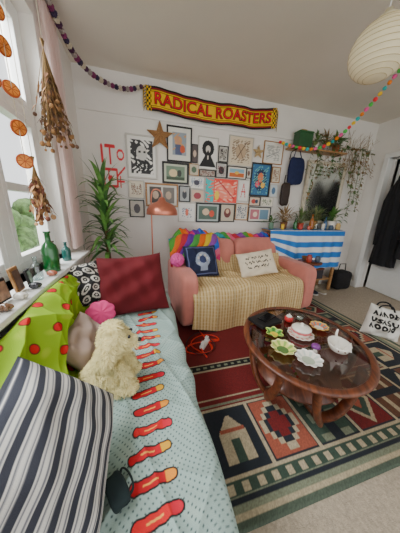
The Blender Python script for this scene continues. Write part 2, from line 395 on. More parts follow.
amp=np.sin(PI*np.clip(U*.94+.05,0,1))**.5
f1=cr(Yg*5.5+2.6*U+.9*np.sin(Yg*3.1),1.2); f2=cr(Yg*9-4.2*U+1.1*np.sin(Yg*4+1),2.2); f3=cr(Yg*3.2+7*U+.8*np.sin(Yg*7),3); f4=cr(Yg*21+5*U+2*np.sin(Yg*5),3)
off=.040*f1+.026*f2+.022*f3+.008*f4-.022
taper=np.interp(Yg,[0,.2,1.2,1.52],[1,1,.85,.6])
Xg=-.52+(Xg+.52)*taper+amp*off; Zg=Zg+amp*.5*off+.020*np.sin(Yg*6+1)*np.clip(1-U*1.6,0,1)
Xg=np.maximum(Xg,-.515); Zg=np.maximum(Zg,.480)
Yg2=Yg+.025*np.sin(U*6+Yg*5)*U
CG=full(U,(146,182,36)); s_=U*Lg
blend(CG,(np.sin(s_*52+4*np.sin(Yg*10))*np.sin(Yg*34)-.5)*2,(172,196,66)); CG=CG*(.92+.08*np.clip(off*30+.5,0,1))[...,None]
for j in range(18):
    for (a0,b0) in((.05,.0),(.16,.5),(.27,.0),(.38,.5),(.49,.0)):
        cy=.05+(j+b0)*.132; rd=.018
        d_=np.hypot(s_-a0-.015*math.sin(j*3+a0*20),Yg-cy); blend(CG,(rd+.004-d_)/.003+.5,(80,20,20)); blend(CG,(rd-d_)/.003+.5,(196,32,36))
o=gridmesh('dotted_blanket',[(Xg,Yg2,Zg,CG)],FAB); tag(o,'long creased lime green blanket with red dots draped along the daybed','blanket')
sm_=o.modifiers.new('s','SOLIDIFY'); sm_.thickness=.005
def strp(U,V):
    C=full(U,(218,215,210)); s=(V*8.5+.2)%1; e=.03
    blend(C,(.42-s)/e+.5,(52,54,64)); blend(C,(.04-np.abs(s-.54))/e+.5,(104,106,114)); blend(C,(.04-np.abs(s-.86))/e+.5,(104,106,114)); put(C,(U<.02)|(U>.98)|(V<.02)|(V>.98),(44,46,54)); return C
p=pillow('striped_cushion',.38,.36,.14,strp,FAB,loc=(-.245,.435,.650),rot=orient((.80,-.18,.57),(-.60,-.22,.78)),n=150,wr=.004,pinch=.06)
tag(p,'large grey and white striped cushion leaning on the daybed','cushion')
r=top('strap_case','small dark teal padded case lying beside the striped cushion','case',(-.10,.40,.484),(0,0,.5))
soft('case_body',(0,0,.014),(.05,.085,.026),M('dark_teal_cloth',(24,38,40),.9),r,k=4,n=8,wr=.04)
MB().tube(rnd([(.02,.03,.012),(.035,.05,.004),(.045,.02,.004),(.040,-.02,.004),(.02,-.03,.012)],2),.004,flat=.5).build('strap',M('dark_teal_cloth',(24,38,40)),r)
# ------------------------------------------------------------ plush dog
pl=top('plush_dog','cream shaggy fluffy plush dog slumped on the daybed','soft toy',(-.165,.79,.478),(0,0,math.radians(85)))
pl.scale=(.92,.92,.92)
m=MB()
m.sphere((0,.02,.072),(.088,.095,.080),20); m.sphere((0,.005,.145),(.068,.066,.07),16); m.sphere((0,-.01,.20),(.054,.052,.05),12)
m.sphere((0,-.03,.262),(.068,.068,.060),20); m.sphere((0,-.092,.240),(.034,.044,.028),14); m.sphere((0,-.025,.312),(.046,.044,.030),12)
m.sphere((-.070,-.015,.235),(.022,.036,.066),12,rot=(0,.25,0)); m.sphere((.070,-.015,.235),(.022,.036,.066),12,rot=(0,-.25,0))
for sx in(-1,1):
    m.sphere((.06*sx,-.06,.035),(.034,.075,.032),12); m.tube([(.045*sx,-.035,.16),(.055*sx,-.075,.1),(.05*sx,-.10,.03)],[.032,.028,.026],10); 
m.sphere((.02,.11,.055),(.028,.036,.028),10)
pm=M('plush_cream',(214,198,142),.95,var=.2,scale=30,bump=.8,bscale=90,sheen=.3)
body=m.build('body',pm,pl)
rm=body.modifiers.new('r','REMESH'); rm.mode='VOXEL'; rm.voxel_size=.006; rm.use_smooth_shade=True
tx=bpy.data.textures.new('curl','CLOUDS'); tx.noise_scale=.03
dm=body.modifiers.new('d','DISPLACE'); dm.texture=tx; dm.strength=.014; dm.mid_level=.4
dg=bpy.context.evaluated_depsgraph_get(); ev=body.evaluated_get(dg); me=ev.to_mesh()
pv=[(v.co.copy(),v.normal.copy()) for v in me.vertices]; ev.to_mesh_clear()
rr=random.Random(2); m=MB()
for i in range(9500):
    p,nn=rr.choice(pv); 
    if p.z<.012: continue
    tgt=nn.orthogonal().normalized(); tgt=Matrix.Rotation(rr.uniform(0,6.28),3,nn)@tgt; tgt=(tgt*.8+Vector((.5*math.sin(p.x*90+p.z*60),.5*math.sin(p.z*80+p.y*50),-.9))).normalized()
    d=(nn*1.1+tgt).normalized(); s_=rr.uniform(.009,.015)
    if p.z<.05: s_*=.6
    q1=p+d*s_; q2=q1+(d*.3+tgt*.9-nn*.3).normalized()*s_; sd=nn.cross(tgt).normalized()*.0013
    m.add([p-sd,p+sd,q1-sd,q1+sd,q2],[(0,1,3,2),(2,3,4)],0)
fur=m.build('fur',M('plush_fur',(232,220,168),.95,var=.15,scale=40),pl); fur['kind']='stuff'
blk=M('black_plastic',(18,18,20),.35)
MB().sphere((0,-.140,.245),(.013,.011,.010),10).build('nose',blk,pl)
for sx in(-.028,.028): MB().sphere((sx,-.100,.282),.008,10).build('eye',blk,pl)
# ============================================================ SOFA
pink=M('pink_sofa_fabric',(194,126,114),.92,var=.10,scale=7,bump=.35,bscale=150,sheen=.2)
sf=top('sofa','dusty salmon pink two-seater fabric sofa against the wall','sofa',(1.150,2.23,0),(0,0,math.radians(3)))
soft('base',(0,-.0,.2),(1.54,.80,.26),pink,sf,k=20)
for sx in(-.32,.32): soft('seat_cushion',(sx,-.06,.37),(.64,.70,.17),pink,sf,k=8,wr=.010,seed=int(sx*10))
soft('backrest',(0,.335,.51),(1.60,.20,.78),pink,sf,k=8,n=16,rot=(math.radians(-5),0,0))
for sx in(-.335,.335): soft('back_cushion',(sx,.20,.65),(.665,.22,.50),pink,sf,k=6,n=16,rot=(math.radians(-12),0,math.radians(sx*6)),wr=.018,seed=int(sx*20)+9)
for sx in(-.755,.755): soft('arm',(sx,-.02,.35),(.19,.86,.58),pink,sf,k=7,n=16,wr=.007,seed=3)
for sx in(-.68,.68):
    for sy in(-.3,.28): MB().lathe([(.018,.0),(.026,.09)],n=12).build('foot',M('dark_wood',(50,32,22),.5),sf,loc=(sx,sy,.014))
U,V=UV(380,150)
Yt,Zt,Lt=pathxy(rnd([(2.34,.68),(2.30,.54),(2.22,.478),(1.94,.473),(1.825,.46),(1.79,.40),(1.785,.05)],3),V)
sw=np.clip((V-.5)*2,0,1)
Xt=.455+U*(1.36)-.03*sw*(1-U)+.012*np.sin(V*9); fr_=np.clip((.46-Zt)/.1,0,1)
f5=cr(Xt*5+Yt*6+1.2*np.sin(Yt*9),2)+.7*cr(Xt*8-Yt*7+1,2.5)
Yt=Yt-.016-fr_*(.012+.018*np.sin(Xt*13+2*np.sin(Xt*5))+.012*cr(Xt*9,2))+(Xt-1.1)*.05; Zt=Zt+.008+(1-fr_)*(.006*(np.sin(Xt*14+Yt*6)+1)+.026*f5)
Zt=Zt+fr_*.06*np.sin(Xt*4+1)*V
CT=full(U,(204,180,134)); a=(Xt/.034)%1; b=((V*Lt)/.034)%1
put(CT,(a<.28),(176,142,90)); put(CT,(a>.5)&(a<.62),(226,208,170)); blend(CT,(b<.2)*.35,(230,214,180))
big=np.abs((Xt/.2)%1-.5)<.06; CT[big]*=.92
o=gridmesh('sofa_throw',[(Xt,Yt,Zt,CT)],FAB); tag(o,'loose cream and tan striped throw over the sofa seat','throw blanket')
sm_=o.modifiers.new('s','SOLIDIFY'); sm_.thickness=.005; sm_.offset=1
def navy(U,V):
    C=full(U,(26,32,58)); e=np.minimum(np.minimum(U,1-U),np.minimum(V,1-V)); put(C,(e>.06)&(e<.10),(96,104,140))
    r=np.hypot((U-.5)*1.1,V-.52); put(C,(r<.24),(150,160,178)); put(C,(r<.2)&(np.sin(U*40)*np.sin(V*36)>.1),(206,200,190)); put(C,(r<.12),(54,62,96))
    put(C,(np.abs(U-.5)<.1)&(V<.4)&(V>.18),(150,160,178)); return C
p=pillow('picture_cushion',.40,.37,.13,navy,FAB,loc=(.62,2.12,.68),rot=(math.radians(62),0,math.radians(6)),n=70); tag(p,'navy blue cushion with a pale printed picture','cushion')
def scr(U,V):
    C=full(U,(226,214,192))
    for i,(v0,w0) in enumerate(((.70,.30),(.52,.34),(.34,.28))):
        ph=np.sin(U*70+i*2)*.5+np.sin(U*113+i)*.4
        put(C,(np.abs(V-v0-ph*.05)<.026)&(np.abs(U-.5)<w0)&(np.sin(U*34+i*3)>-.75),(44,38,36))
    return C
p=pillow('lettered_cushion',.46,.31,.12,scr,FAB,loc=(1.31,2.07,.64),rot=(math.radians(58),math.radians(-10),math.radians(-8)),n=110); tag(p,'cream rectangular cushion with black handwritten lettering','cushion')
# crochet blanket
pal=np.array([(150,80,170),(96,170,70),(244,120,30),(220,60,120),(110,50,160),(50,110,210),(240,120,40),(240,206,50),(60,170,180),(90,170,80),(240,120,150),(200,50,70)],float)
U,V=UV(300,44); a=V*2*PI
xx=.32+U*1.50; rad=np.interp(U,[0,.04,.12,.22,.32,.45,.95,1],[.03,.10,.115,.10,.075,.055,.050,.02])*(1+.10*np.sin(U*110)+.06*np.sin(a*3+U*40))
cz=.90+.014*np.sin(U*30)-np.interp(U,[0,.1,.25],[.05,.0,0.0]); cy=2.48-np.interp(U,[0,.2,.35],[.03,.04,0.0])+U*.07
Yk=cy+rad*np.cos(a)*.75; Zk=cz+rad*np.sin(a)
CK=pal[np.floor(U*19+.8*np.sin(a)).astype(int)%12]*(.84+.16*np.sin(U*600)*np.sin(a*14))[...,None]
U2,V2=UV(150,90); xs2=.28+U2*.60
y2,z2,l2=pathxy(rnd([(2.47,.95),(2.39,.96),(2.31,.89),(2.25,.79),(2.21,.67)],3),V2)
sd_=xs2/.075+V2*l2/.11+.25*np.sin(V2*9)
y2=y2-.015+.012*np.abs(np.sin(sd_*PI))*-1; z2=z2-.06*np.clip((.42-xs2)/.12,0,1)-.03*V2*np.sin(xs2*22)
C2=pal[np.floor(sd_).astype(int)*5%12]*(.82+.18*np.sin(xs2*420)*np.sin(V2*130))[...,None]
o=gridmesh('crochet_blanket',[(xx,Yk,Zk,CK),(xs2,y2,z2,C2)],FAB); tag(o,'multicoloured banded crochet blanket bunched along sofa back','blanket')
m=MB(); rr=random.Random(8)
for i in range(160):
    d=Vector((rr.gauss(0,1),rr.gauss(0,1),rr.gauss(0,1))).normalized(); m.sphere(d*.06,.018,6)
m.sphere((0,0,0),.06,12)
o=m.build('fluffy_ball',M('hot_pink_wool',(216,96,160),.95,bump=.5),loc=(.34,2.08,.715)); tag(o,'fluffy pink woollen ball on the sofa arm','pompom')
# ============================================================ COFFEE TABLE
tw=wood('teak_wood',(72,38,24),(116,66,40),rough=.45,coat=.12)
ct=top('coffee_table','oval dark teak coffee table with glass top on the rug','coffee table',(.995,.925,.013),(0,0,math.radians(60)))
A,B=.445,.385; rw=.038; n=72; m=MB(); vs=[];fs=[]
prof=[(-rw,.414),(-rw,.437),(-rw+.004,.441),(-.012,.441),(0,.434),(0,.424),(-.012,.414),(-rw,.414)]
for o_,z in prof:
    for i in range(n):
        a=2*PI*i/n; vs.append(((A+o_)*math.cos(a),(B+o_)*math.sin(a),z))
K=len(prof)
for j in range(K):
    for i in range(n):
        k=(i+1)%n; j2=(j+1)%K; fs.append((j*n+i,j*n+k,j2*n+k,j2*n+i))
m.add(vs,fs).build('table_rim',tw,ct)
m=MB(); m.lathe([(0,.434),(1,.434)],n=72,sc=(A-rw-.001,B-rw-.001)); m.f=m.f[:-1]; m.m=m.m[:-1]; m.s=m.s[:-1]; m.build('glass_top',glassy('smoked_glass',(180,152,132),.82,.03),ct)
for i in range(4):
    a=math.radians(-150+90*i); m=MB()
    for sg in(-1,1):
        b_=a+sg*math.radians(29); pts=[]
        for r_,z,f_ in((.372,.412,1),(.370,.32,.97),(.355,.21,.82),(.32,.115,.5),(.275,.055,.16),(.235,.030,0)):
            aa=a+(b_-a)*f_; pts.append((math.cos(aa)*r_*A/.45,math.sin(aa)*r_*B/.45*1.0,z))
        m.tube(rnd(pts,1),.034,12,flat=.6)
    m.build('leg',tw,ct)
m=MB()
for i in range(2):
    a=math.radians(-150+90*i); c_,s_=math.cos(a)*.235,math.sin(a)*.215; m.tube([(-c_,-s_,.03),(0,0,.045),(c_,s_,.03)],.026,10,flat=1)
m.build('cross_stretcher',tw,ct)
MB().lathe([(0,.165),(.265,.165),(.27,.172),(.27,.182),(0,.184)],n=40).build('lower_shelf',tw,ct)
for i,(c,ang) in enumerate((((60,62,70),.2),((190,180,160),.9),((120,60,50),.5))):
    o=boxo('magazine',(.93+.02*i,.975-.01*i,.2025+i*.010),(.2,.27,.008),M('magazine_cover_%s'%('abc'[i]),c,.4,var=.5,scale=18),rot=(0,0,ang),bevel=.001)
    tag(o,['dark covered magazine on the lower shelf of coffee table','pale magazine under the coffee table top','rust coloured magazine on top of the stack'][i],'magazine','magazines under the coffee table')
TZ=.013+.4355
r=top('notebook','black hardback book lying on the coffee table','book',(.850,1.145,TZ+.006),(0,0,.25))
boxo('book_cover',(0,0,.012),(.20,.15,.024),M('black_cover',(20,20,22),.5),r); boxo('pages',(.003,-.001,.012),(.20,.146,.017),M('paper_page',(226,220,205),.8),r,bevel=.001)
o=boxo('phone',(.87,1.155,TZ+.0355),(.14,.07,.009),M('phone_black',(12,12,16),.12,var=.02),rot=(0,0,.4),bevel=.003); tag(o,'black mobile phone on top of the book','phone')
def dish(name,label,loc,R,cols,lob=8,amp=.1,h=.018,z=None,cat='dish'):
    U,V=UV(96,26); a=U*2*PI; r=V; C=full(U,cols[0])
    RR=R*r*(1+amp*np.cos(a*lob)*r**2); Zt=h*r**3+.005
    put(C,r>.5,cols[1]); put(C,(r>.55)&(np.cos(a*lob)>.3)&(r<.9),cols[2]); put(C,r>.93,cols[3])
    ps=[(RR*np.cos(a),RR*np.sin(a),Zt,C),(RR*np.cos(a),RR*np.sin(a),np.maximum(Zt-.005,.0),full(U,cols[1]))]
    U3,V3=UV(96,3); a3=U3*2*PI; r1=R*(1+amp*np.cos(a3*lob)); ps.append((r1*np.cos(a3),r1*np.sin(a3),h+V3*.005,full(U3,cols[3])))
    o=gridmesh(name,ps,VC('glazed_ceramic',.2,0,coat=.5),loc=(loc[0],loc[1],z if z else TZ)); tag(o,label,cat); return o
dish('flower_dish','green flower-shaped ceramic dish on the coffee table',(.82,.99),.052,[(226,196,70),(120,170,80),(70,124,60),(206,220,120)],6,.2,.024)
dish('scalloped_dish','pale yellow-green scalloped ceramic dish on the coffee table',(.775,.84),.068,[(90,120,70),(216,216,130),(150,180,96),(234,232,176)],9,.08,.028)
dish('scalloped_plate','white scalloped plate on the coffee table',(.86,.73),.068,[(180,190,170),(236,232,222),(206,214,204),(244,240,232)],10,.08,.024)
dish('trivet_plate','round white plate under a lidded pot',(1.0,.95),.082,[(226,222,210),(236,230,220),(222,150,140),(240,236,226)],12,.03,.012)
dish('painted_dish','multicoloured scalloped dish on the coffee table',(1.19,.985),.058,[(230,226,214),(206,120,90),(90,150,150),(226,200,110)],10,.08,.022)
cer=M('white_ceramic',(236,231,220),.2,var=.03,coat=.5)
r=top('lidded_pot','round white ceramic lidded pot with pink icing-like band','pot',(1.0,.95,TZ+.0065))
MB().lathe([(.045,0),(.058,.006),(.060,.04),(.055,.042)],n=32).build('pot_body',cer,r)
MB().lathe([(.062,.042),(.062,.05),(.05,.060),(.02,.066),(.008,.068),(.012,.08),(.006,.086),(0,.087)],n=32).build('lid',cer,r)
MB().lathe([(.0605,.026),(.0615,.03),(.0625,.0415),(.0605,.0415)],n=40,wave=lambda a:.03*math.cos(a*10)).build('painted_band',M('rose_glaze',(206,110,110),.3),r)
r=top('animal_dish','white cat-shaped ceramic dish with pointed ears','dish',(1.12,.77,TZ),(0,0,.9))
m=MB(); m.lathe([(.03,0),(.052,.012),(.06,.036),(.062,.05),(.057,.05),(.048,.02),(0,.012)],n=32,sc=(1.2,1))
for s_ in(-1,1): m.add([(-.070,s_*.046,.044),(-.058,s_*.006,.044),(-.074,s_*.030,.110),(-.046,s_*.03,.044)],[(0,1,2),(1,3,2),(3,0,2)],0,False)
m.tube([(.07,0,.03),(.095,0,.05),(.09,0,.09)],[.01,.008,.005]); m.build('dish_body',cer,r)
for p in((-.069,.016,.034),(-.069,-.016,.034)): MB().sphere(p,.005,8).build('eye',M('brown_glaze',(90,60,50),.3),r)
r=top('mushroom_ornament','small purple mushroom ornament with cream stem','ornament',(.965,.79,TZ))
MB().lathe([(.014,0),(.009,.012),(.008,.03)],n=14).build('stem',cer,r); MB().lathe([(.006,.028),(.026,.03),(.022,.045),(.01,.052),(0,.054)],n=18).build('cap',M('purple_glaze',(120,60,130),.3),r)
r=top('tea_light','short glass tealight holder with white candle','candle holder',(1.14,1.12,TZ))
MB().lathe([(.024,0),(.03,.01),(.032,.04),(.029,.04),(.027,.008),(0,.006)],n=20).build('glass_cup',glassy('clear_glass',(225,235,235),.85),r); MB().lathe([(.02,.007),(.02,.02),(0,.021)],n=16).build('candle',M('wax',(240,232,214),.5),r)
r=top('red_pot','small red and cream lidded pot on the coffee table','pot',(1.04,1.12,TZ))
MB().lathe([(.02,0),(.03,.01),(.03,.035),(.022,.042)],n=20).build('pot_body',M('red_glaze',(196,60,60),.3),r); MB().lathe([(.024,.042),(.016,.052),(.005,.055),(.006,.062),(0,.064)],n=20).build('lid',cer,r)
# power strip
r=top('extension_lead','tangled red-orange extension lead with white plugs on rug','extension lead',(.50,1.55,.0145),(0,0,-.7))
boxo('socket_block',(0.02,0,.016),(.045,.15,.032),M('white_plastic',(226,224,220),.4),r,bevel=.006)
for k in(-.045,.045): boxo('plug',(.02,k,.048),(.032,.034,.03),M('white_plastic',(226,224,220),.4),r,bevel=.004)
m=MB(); pts=[(0.02,.075,.012)]+[(.14*math.sin(t*1.35)+.02*math.sin(t*3.1),.17*math.sin(t*.83+1.1)+.03*math.cos(t*2.3),.007+.002*(t%2)) for t in range(1,22)]
m.tube(rnd([tuple(p) for p in pts],2),.0055,6); m.build('cable',M('orange_plastic',(206,50,32),.4),r)
m=MB(); m.tube(rnd([(.02,.045,.063),(.06,.06,.03),(.13,.02,.012),(.10,-.12,.012),(-.05,-.18,.012),(-.17,-.04,.012),(-.12,.16,.012),(.05,.24,.006)],2),.004,6); m.build('plug_cable',M('dark_cable',(30,28,30),.5),r)
# ============================================================ PICTURE WALL
def art(bg,shapes):
    def g(U,V):
        C=full(U,bg)
        for s in shapes:
            if s[0]=='e': mk=((U-s[1])/s[3])**2+((V-s[2])/s[4])**2<1; c=s[5]
            elif s[0]=='r': mk=(U>s[1])&(U<s[3])&(V>s[2])&(V<s[4]); c=s[5]
            elif s[0]=='n':
                n=np.sin(U*s[6]+3*np.sin(V*s[6]*.7))*np.sin(V*s[6]*1.2+2*np.sin(U*s[6]*.5)); mk=(U>s[1])&(U<s[3])&(V>s[2])&(V<s[4])&(n>s[7]); c=s[5]
            elif s[0]=='l':
                x0,y0,x1,y1,w=s[1],s[2],s[3],s[4],s[6]; dx,dy=x1-x0,y1-y0; t=np.clip(((U-x0)*dx+(V-y0)*dy)/(dx*dx+dy*dy+1e-9),0,1); mk=np.hypot(U-x0-t*dx,V-y0-t*dy)<w; c=s[5]
            elif s[0]=='t': mk=(V>s[2])&(V<s[4])&(np.abs(U-s[1])<(s[4]-V)/(s[4]-s[2])*s[3]); c=s[5]
            put(C,mk,c)
        return C
    return g
K=(26,26,28);W=(234,232,226)
black_f=M('black_frame',(24,22,22),.4,var=.05); white_f=M('white_frame',(200,196,188),.4,var=.03); oak_f=wood('oak_frame',(140,100,62),(180,140,94),8,.5,.1)
def picture(x0,x1,z0,z1,fm,fn,label,fw=.018,unframed=False,res=.006):
    e=.005; x0-=e;x1+=e;z0-=e;z1+=e
    w=x1-x0;h=z1-z0
    r=top('framed_picture' if not unframed else 'art_print',label,'picture',((x0+x1)/2,YB-.001,z0),(0,0,0),'pictures on the gallery wall')
    nx=max(20,int(w/res));nz=max(20,int(h/res)); U,V=UV(nx,nz)
    if unframed:
        gridmesh('paper',[((U-.5)*w,U*0-.004+.003*np.sin(U*3),V*h,fn(U,V))],PAP,r); return r
    m=MB(); d=.02
    m.box((0,-d/2,h-fw/2),(w,d,fw)).box((0,-d/2,fw/2),(w,d,fw)).box((-w/2+fw/2,-d/2,h/2),(fw,d,h-2*fw)).box((w/2-fw/2,-d/2,h/2),(fw,d,h-2*fw)); m.build('frame',fm,r,bevel=.002)
    gridmesh('print',[((U-.5)*(w-2*fw+.002),U*0-.010,fw+V*(h-2*fw),fn(U,V))],PAP,r); return r
picture(-.15,.19,1.59,2.05,white_f,art(W,[('n',.1,.08,.9,.92,(50,50,52),20,-.25),('e',.5,.6,.2,.18,(205,202,196)),('e',.42,.63,.05,.03,K),('e',.6,.63,.05,.03,K),('n',.25,.12,.75,.42,K,30,-.1)]),'white framed black ink portrait drawing',.018)
picture(.32,.62,1.81,2.19,black_f,art((226,224,214),[('r',.18,.16,.82,.86,(150,160,168)),('e',.45,.62,.16,.14,(196,150,120)),('r',.3,.18,.62,.5,(84,92,120)),('n',.2,.18,.8,.84,(206,160,110),16,.5),('e',.64,.36,.12,.12,(190,90,60))]),'black framed colour photograph print with wide mat',.018)
picture(.71,.97,1.755,2.12,white_f,art(W,[('e',.5,.66,.32,.26,K),('e',.5,.64,.13,.12,(214,206,196)),('t',.5,.06,.46,.62,K),('r',.47,.3,.53,.44,(214,206,196))]),'white framed print of a dark haired figure',.012)
picture(.985,1.11,1.86,2.04,black_f,art((200,196,186),[('n',.1,.1,.9,.9,(70,60,60),20,0)]),'small black framed sketch beside larger prints',.01)
picture(1.125,1.47,1.83,2.18,white_f,art((222,208,184),[('n',.12,.1,.88,.9,(150,130,110),26,.1),('e',.5,.5,.22,.28,(190,166,138)),('l',.3,.2,.7,.8,(96,80,70),.016),('l',.65,.2,.35,.75,(96,80,70),.012)]),'cream framed pencil drawing',.012)
picture(.96,1.11,1.665,1.845,black_f,art((190,186,180),[('e',.5,.5,.3,.3,(50,46,50)),('n',.1,.1,.9,.9,(120,60,60),20,.5)]),'small dark framed picture of a shape',.012)
picture(1.125,1.40,1.67,1.815,black_f,art((232,226,214),[('r',.1,.12,.9,.5,(196,110,60)),('r',.1,.5,.9,.86,(140,180,196)),('e',.5,.5,.12,.14,(230,190,90))]),'small landscape print in thin black frame',.009)
picture(.60,.80,1.51,1.655,white_f,art((232,230,222),[('n',.1,.1,.9,.9,(90,120,150),24,.3),('e',.5,.5,.2,.25,(70,70,84))]),'small blue ink sketch print',.009)
picture(.26,.585,1.555,1.795,black_f,art((196,200,180),[('r',.1,.1,.9,.9,(120,140,120)),('e',.4,.5,.18,.22,(220,200,160)),('e',.66,.5,.1,.2,(60,66,60)),('r',.1,.1,.9,.3,(70,84,66))]),'dark framed greenish photograph',.022)
picture(-.15,.03,1.355,1.56,white_f,art((226,218,200),[('n',.15,.15,.85,.85,(140,110,96),22,.1)]),'small cream framed drawing',.012)
picture(.05,.45,1.27,1.54,oak_f,art((214,210,200),[('r',.08,.1,.47,.9,(90,84,80)),('r',.53,.1,.92,.9,(120,116,110)),('e',.28,.5,.1,.2,(200,180,160)),('e',.72,.5,.1,.2,(190,170,150))]),'wooden frame with paired monochrome photographs',.02)
picture(.47,.61,1.34,1.53,black_f,art((170,172,170),[('e',.5,.45,.25,.3,(70,72,78)),('e',.5,.72,.12,.12,(190,180,170))]),'small grey portrait photograph',.012)
picture(.82,1.29,1.345,1.655,white_f,art((228,86,74),[('r',0,0,.26,1,(70,185,185)),('e',.62,.5,.28,.36,(240,140,120)),('n',.28,.05,.97,.95,(250,190,170),18,.35),('n',0,0,.26,1,(236,120,100),20,.3),('e',.36,.3,.07,.2,(240,210,90)),('l',.4,.9,.9,.2,(180,40,60),.02)]),'large coral and turquoise abstract print',.008)
picture(1.30,1.465,1.38,1.655,white_f,art(W,[('l',.3,.2,.5,.85,(200,50,50),.03),('l',.7,.2,.5,.85,(200,50,50),.03),('l',.3,.45,.7,.45,(200,50,50),.03)]),'small white card with red line drawing',.010)
picture(1.48,1.79,1.46,1.89,black_f,art((60,110,150),[('e',.5,.5,.34,.36,(34,50,84)),('e',.5,.58,.16,.16,(214,130,90)),('e',.35,.36,.12,.1,(226,90,110)),('e',.66,.34,.12,.1,(236,190,80)),('n',.05,.05,.95,.95,(120,180,170),26,.45)]),'dark framed bright floral portrait print',.02)
picture(1.64,1.94,1.90,2.17,oak_f,art((228,226,218),[('n',.15,.15,.85,.85,(180,180,174),18,.0),('l',.2,.3,.8,.6,(120,130,130),.015)]),'pale print in thin wooden frame',.010)
picture(.46,.69,1.08,1.325,white_f,art(W,[('n',.2,.2,.8,.75,(120,130,150),20,.3),('e',.5,.5,.1,.2,(210,120,100))]),'white framed card with soft drawing',.012)
picture(.705,1.04,1.08,1.33,black_f,art((180,190,186),[('r',.08,.1,.92,.9,(90,110,100)),('e',.4,.55,.16,.2,(222,200,170)),('e',.68,.45,.12,.2,(200,90,70))]),'black framed group photograph',.018)
picture(1.055,1.27,1.09,1.33,black_f,art((206,196,176),[('e',.5,.5,.26,.3,(110,60,60)),('e',.5,.6,.12,.14,(220,190,160))]),'small dark framed portrait',.014)
picture(1.285,1.48,1.12,1.345,oak_f,art((220,216,206),[('n',.1,.1,.9,.9,(80,100,120),20,.2)]),'small wooden framed drawing',.012)
picture(1.495,1.86,1.10,1.305,black_f,art((226,222,212),[('r',.08,.12,.48,.88,(190,120,130)),('r',.52,.12,.92,.88,(120,150,170)),('e',.3,.5,.1,.2,(240,220,200))]),'black double aperture frame with photographs',.012)
picture(.63,.70,1.82,2.02,black_f,art((90,80,80),[('e',.5,.5,.3,.2,(200,180,160))]),'tiny narrow dark framed picture',.008)
picture(.60,.72,1.67,1.80,oak_f,art((200,190,170),[('e',.5,.5,.3,.3,(90,110,90))]),'tiny square wooden framed picture',.008)
picture(.735,.945,1.67,1.74,black_f,art((180,170,160),[('n',.05,.1,.95,.9,(110,70,60),20,.1)]),'tiny panoramic black framed picture',.007)
picture(.63,.80,1.345,1.495,white_f,art((214,190,170),[('e',.5,.5,.3,.3,(150,70,80))]),'tiny postcard print in white frame',.008)
picture(1.41,1.475,1.69,1.81,black_f,art((210,206,196),[('e',.5,.5,.3,.3,(120,90,80))]),'tiny dark framed postcard',.007)
picture(1.81,1.94,1.66,1.86,oak_f,art((214,206,186),[('n',.1,.1,.9,.9,(130,90,70),20,.1)]),'small wooden frame with brown sketch',.010)
picture(1.81,1.93,1.46,1.63,white_f,art((206,214,216),[('e',.5,.5,.28,.3,(90,120,150))]),'small white framed blue print',.009)
picture(1.49,1.66,1.325,1.445,black_f,art((220,200,180),[('e',.4,.5,.2,.3,(190,80,70)),('e',.7,.5,.16,.24,(60,80,100))]),'small landscape black framed picture',.009)
picture(1.68,1.88,1.325,1.445,white_f,art((230,224,210),[('n',.1,.1,.9,.9,(100,120,90),22,.2)]),'small green botanical card',.009)
picture(-.15,.02,1.13,1.33,black_f,art((206,200,190),[('e',.5,.5,.25,.3,(100,96,100))]),'small dark framed picture beside the lamp',.012)
RD=(206,50,58)
picture(-.44,-.17,1.44,1.94,None,art((230,226,220),[('l',.12,.08,.12,.45,RD,.03),('l',.12,.45,.62,.45,RD,.03),('l',.62,.45,.62,.08,RD,.03),('l',.62,.08,.12,.08,RD,.03),('l',.3,.45,.3,.08,RD,.02),('l',.40,.58,.40,.92,RD,.035),('l',.24,.92,.58,.92,RD,.035),('e',.80,.76,.15,.12,RD),('e',.80,.76,.10,.07,(230,226,220)),('l',.1,.58,.1,.92,RD,.035),('l',.62,.3,.94,.5,RD,.025),('e',.36,.26,.1,.06,RD),('l',.75,.08,.75,.3,RD,.025),('l',.66,.2,.9,.2,RD,.02)]),'unframed white paper with red brush lettering and drawing',unframed=True)
def star(name,label,x,z,R,mat):
    m=MB(); vs=[(0,-.03*R/.13,0)]
    for i in range(10):
        a=PI/2+PI*i/5; q=R if i%2==0 else R*.40; vs.append((q*math.cos(a),0,q*math.sin(a)))
    m.add(vs,[(0,i+1,(i+1)%10+1) for i in range(10)]+[tuple(range(10,0,-1))],0,False)
    for i in range(10):
        m.tube([vs[i+1],vs[(i+1)%10+1]],.004,5)
        if i%2==0: m.tube([vs[0],vs[i+1]],.003,5)
    for rr_ in(.35,.6,.8):
        q=[tuple(vs[0][k]*(1-rr_)+v[k]*rr_ for k in range(3)) for v in vs[1:]]
        for i in range(10): m.tube([q[i],q[(i+1)%10]],.0022,4)
    m.tube([(0,0,R*.3),(0,.025,R*.3)],.003,6)
    o=m.build(name,mat,loc=(x,YB-.026,z)); tag(o,label,'ornament'); return o
star('straw_star','woven brown wicker star hanging on the wall',.235,2.06,.155,wood('wicker',(130,92,58),(176,136,92),30,.8,0))
star('paper_star','small pale woven star ornament on the wall',1.55,2.02,.085,wood('wicker_pale',(176,150,110),(206,184,144),30,.8,0))
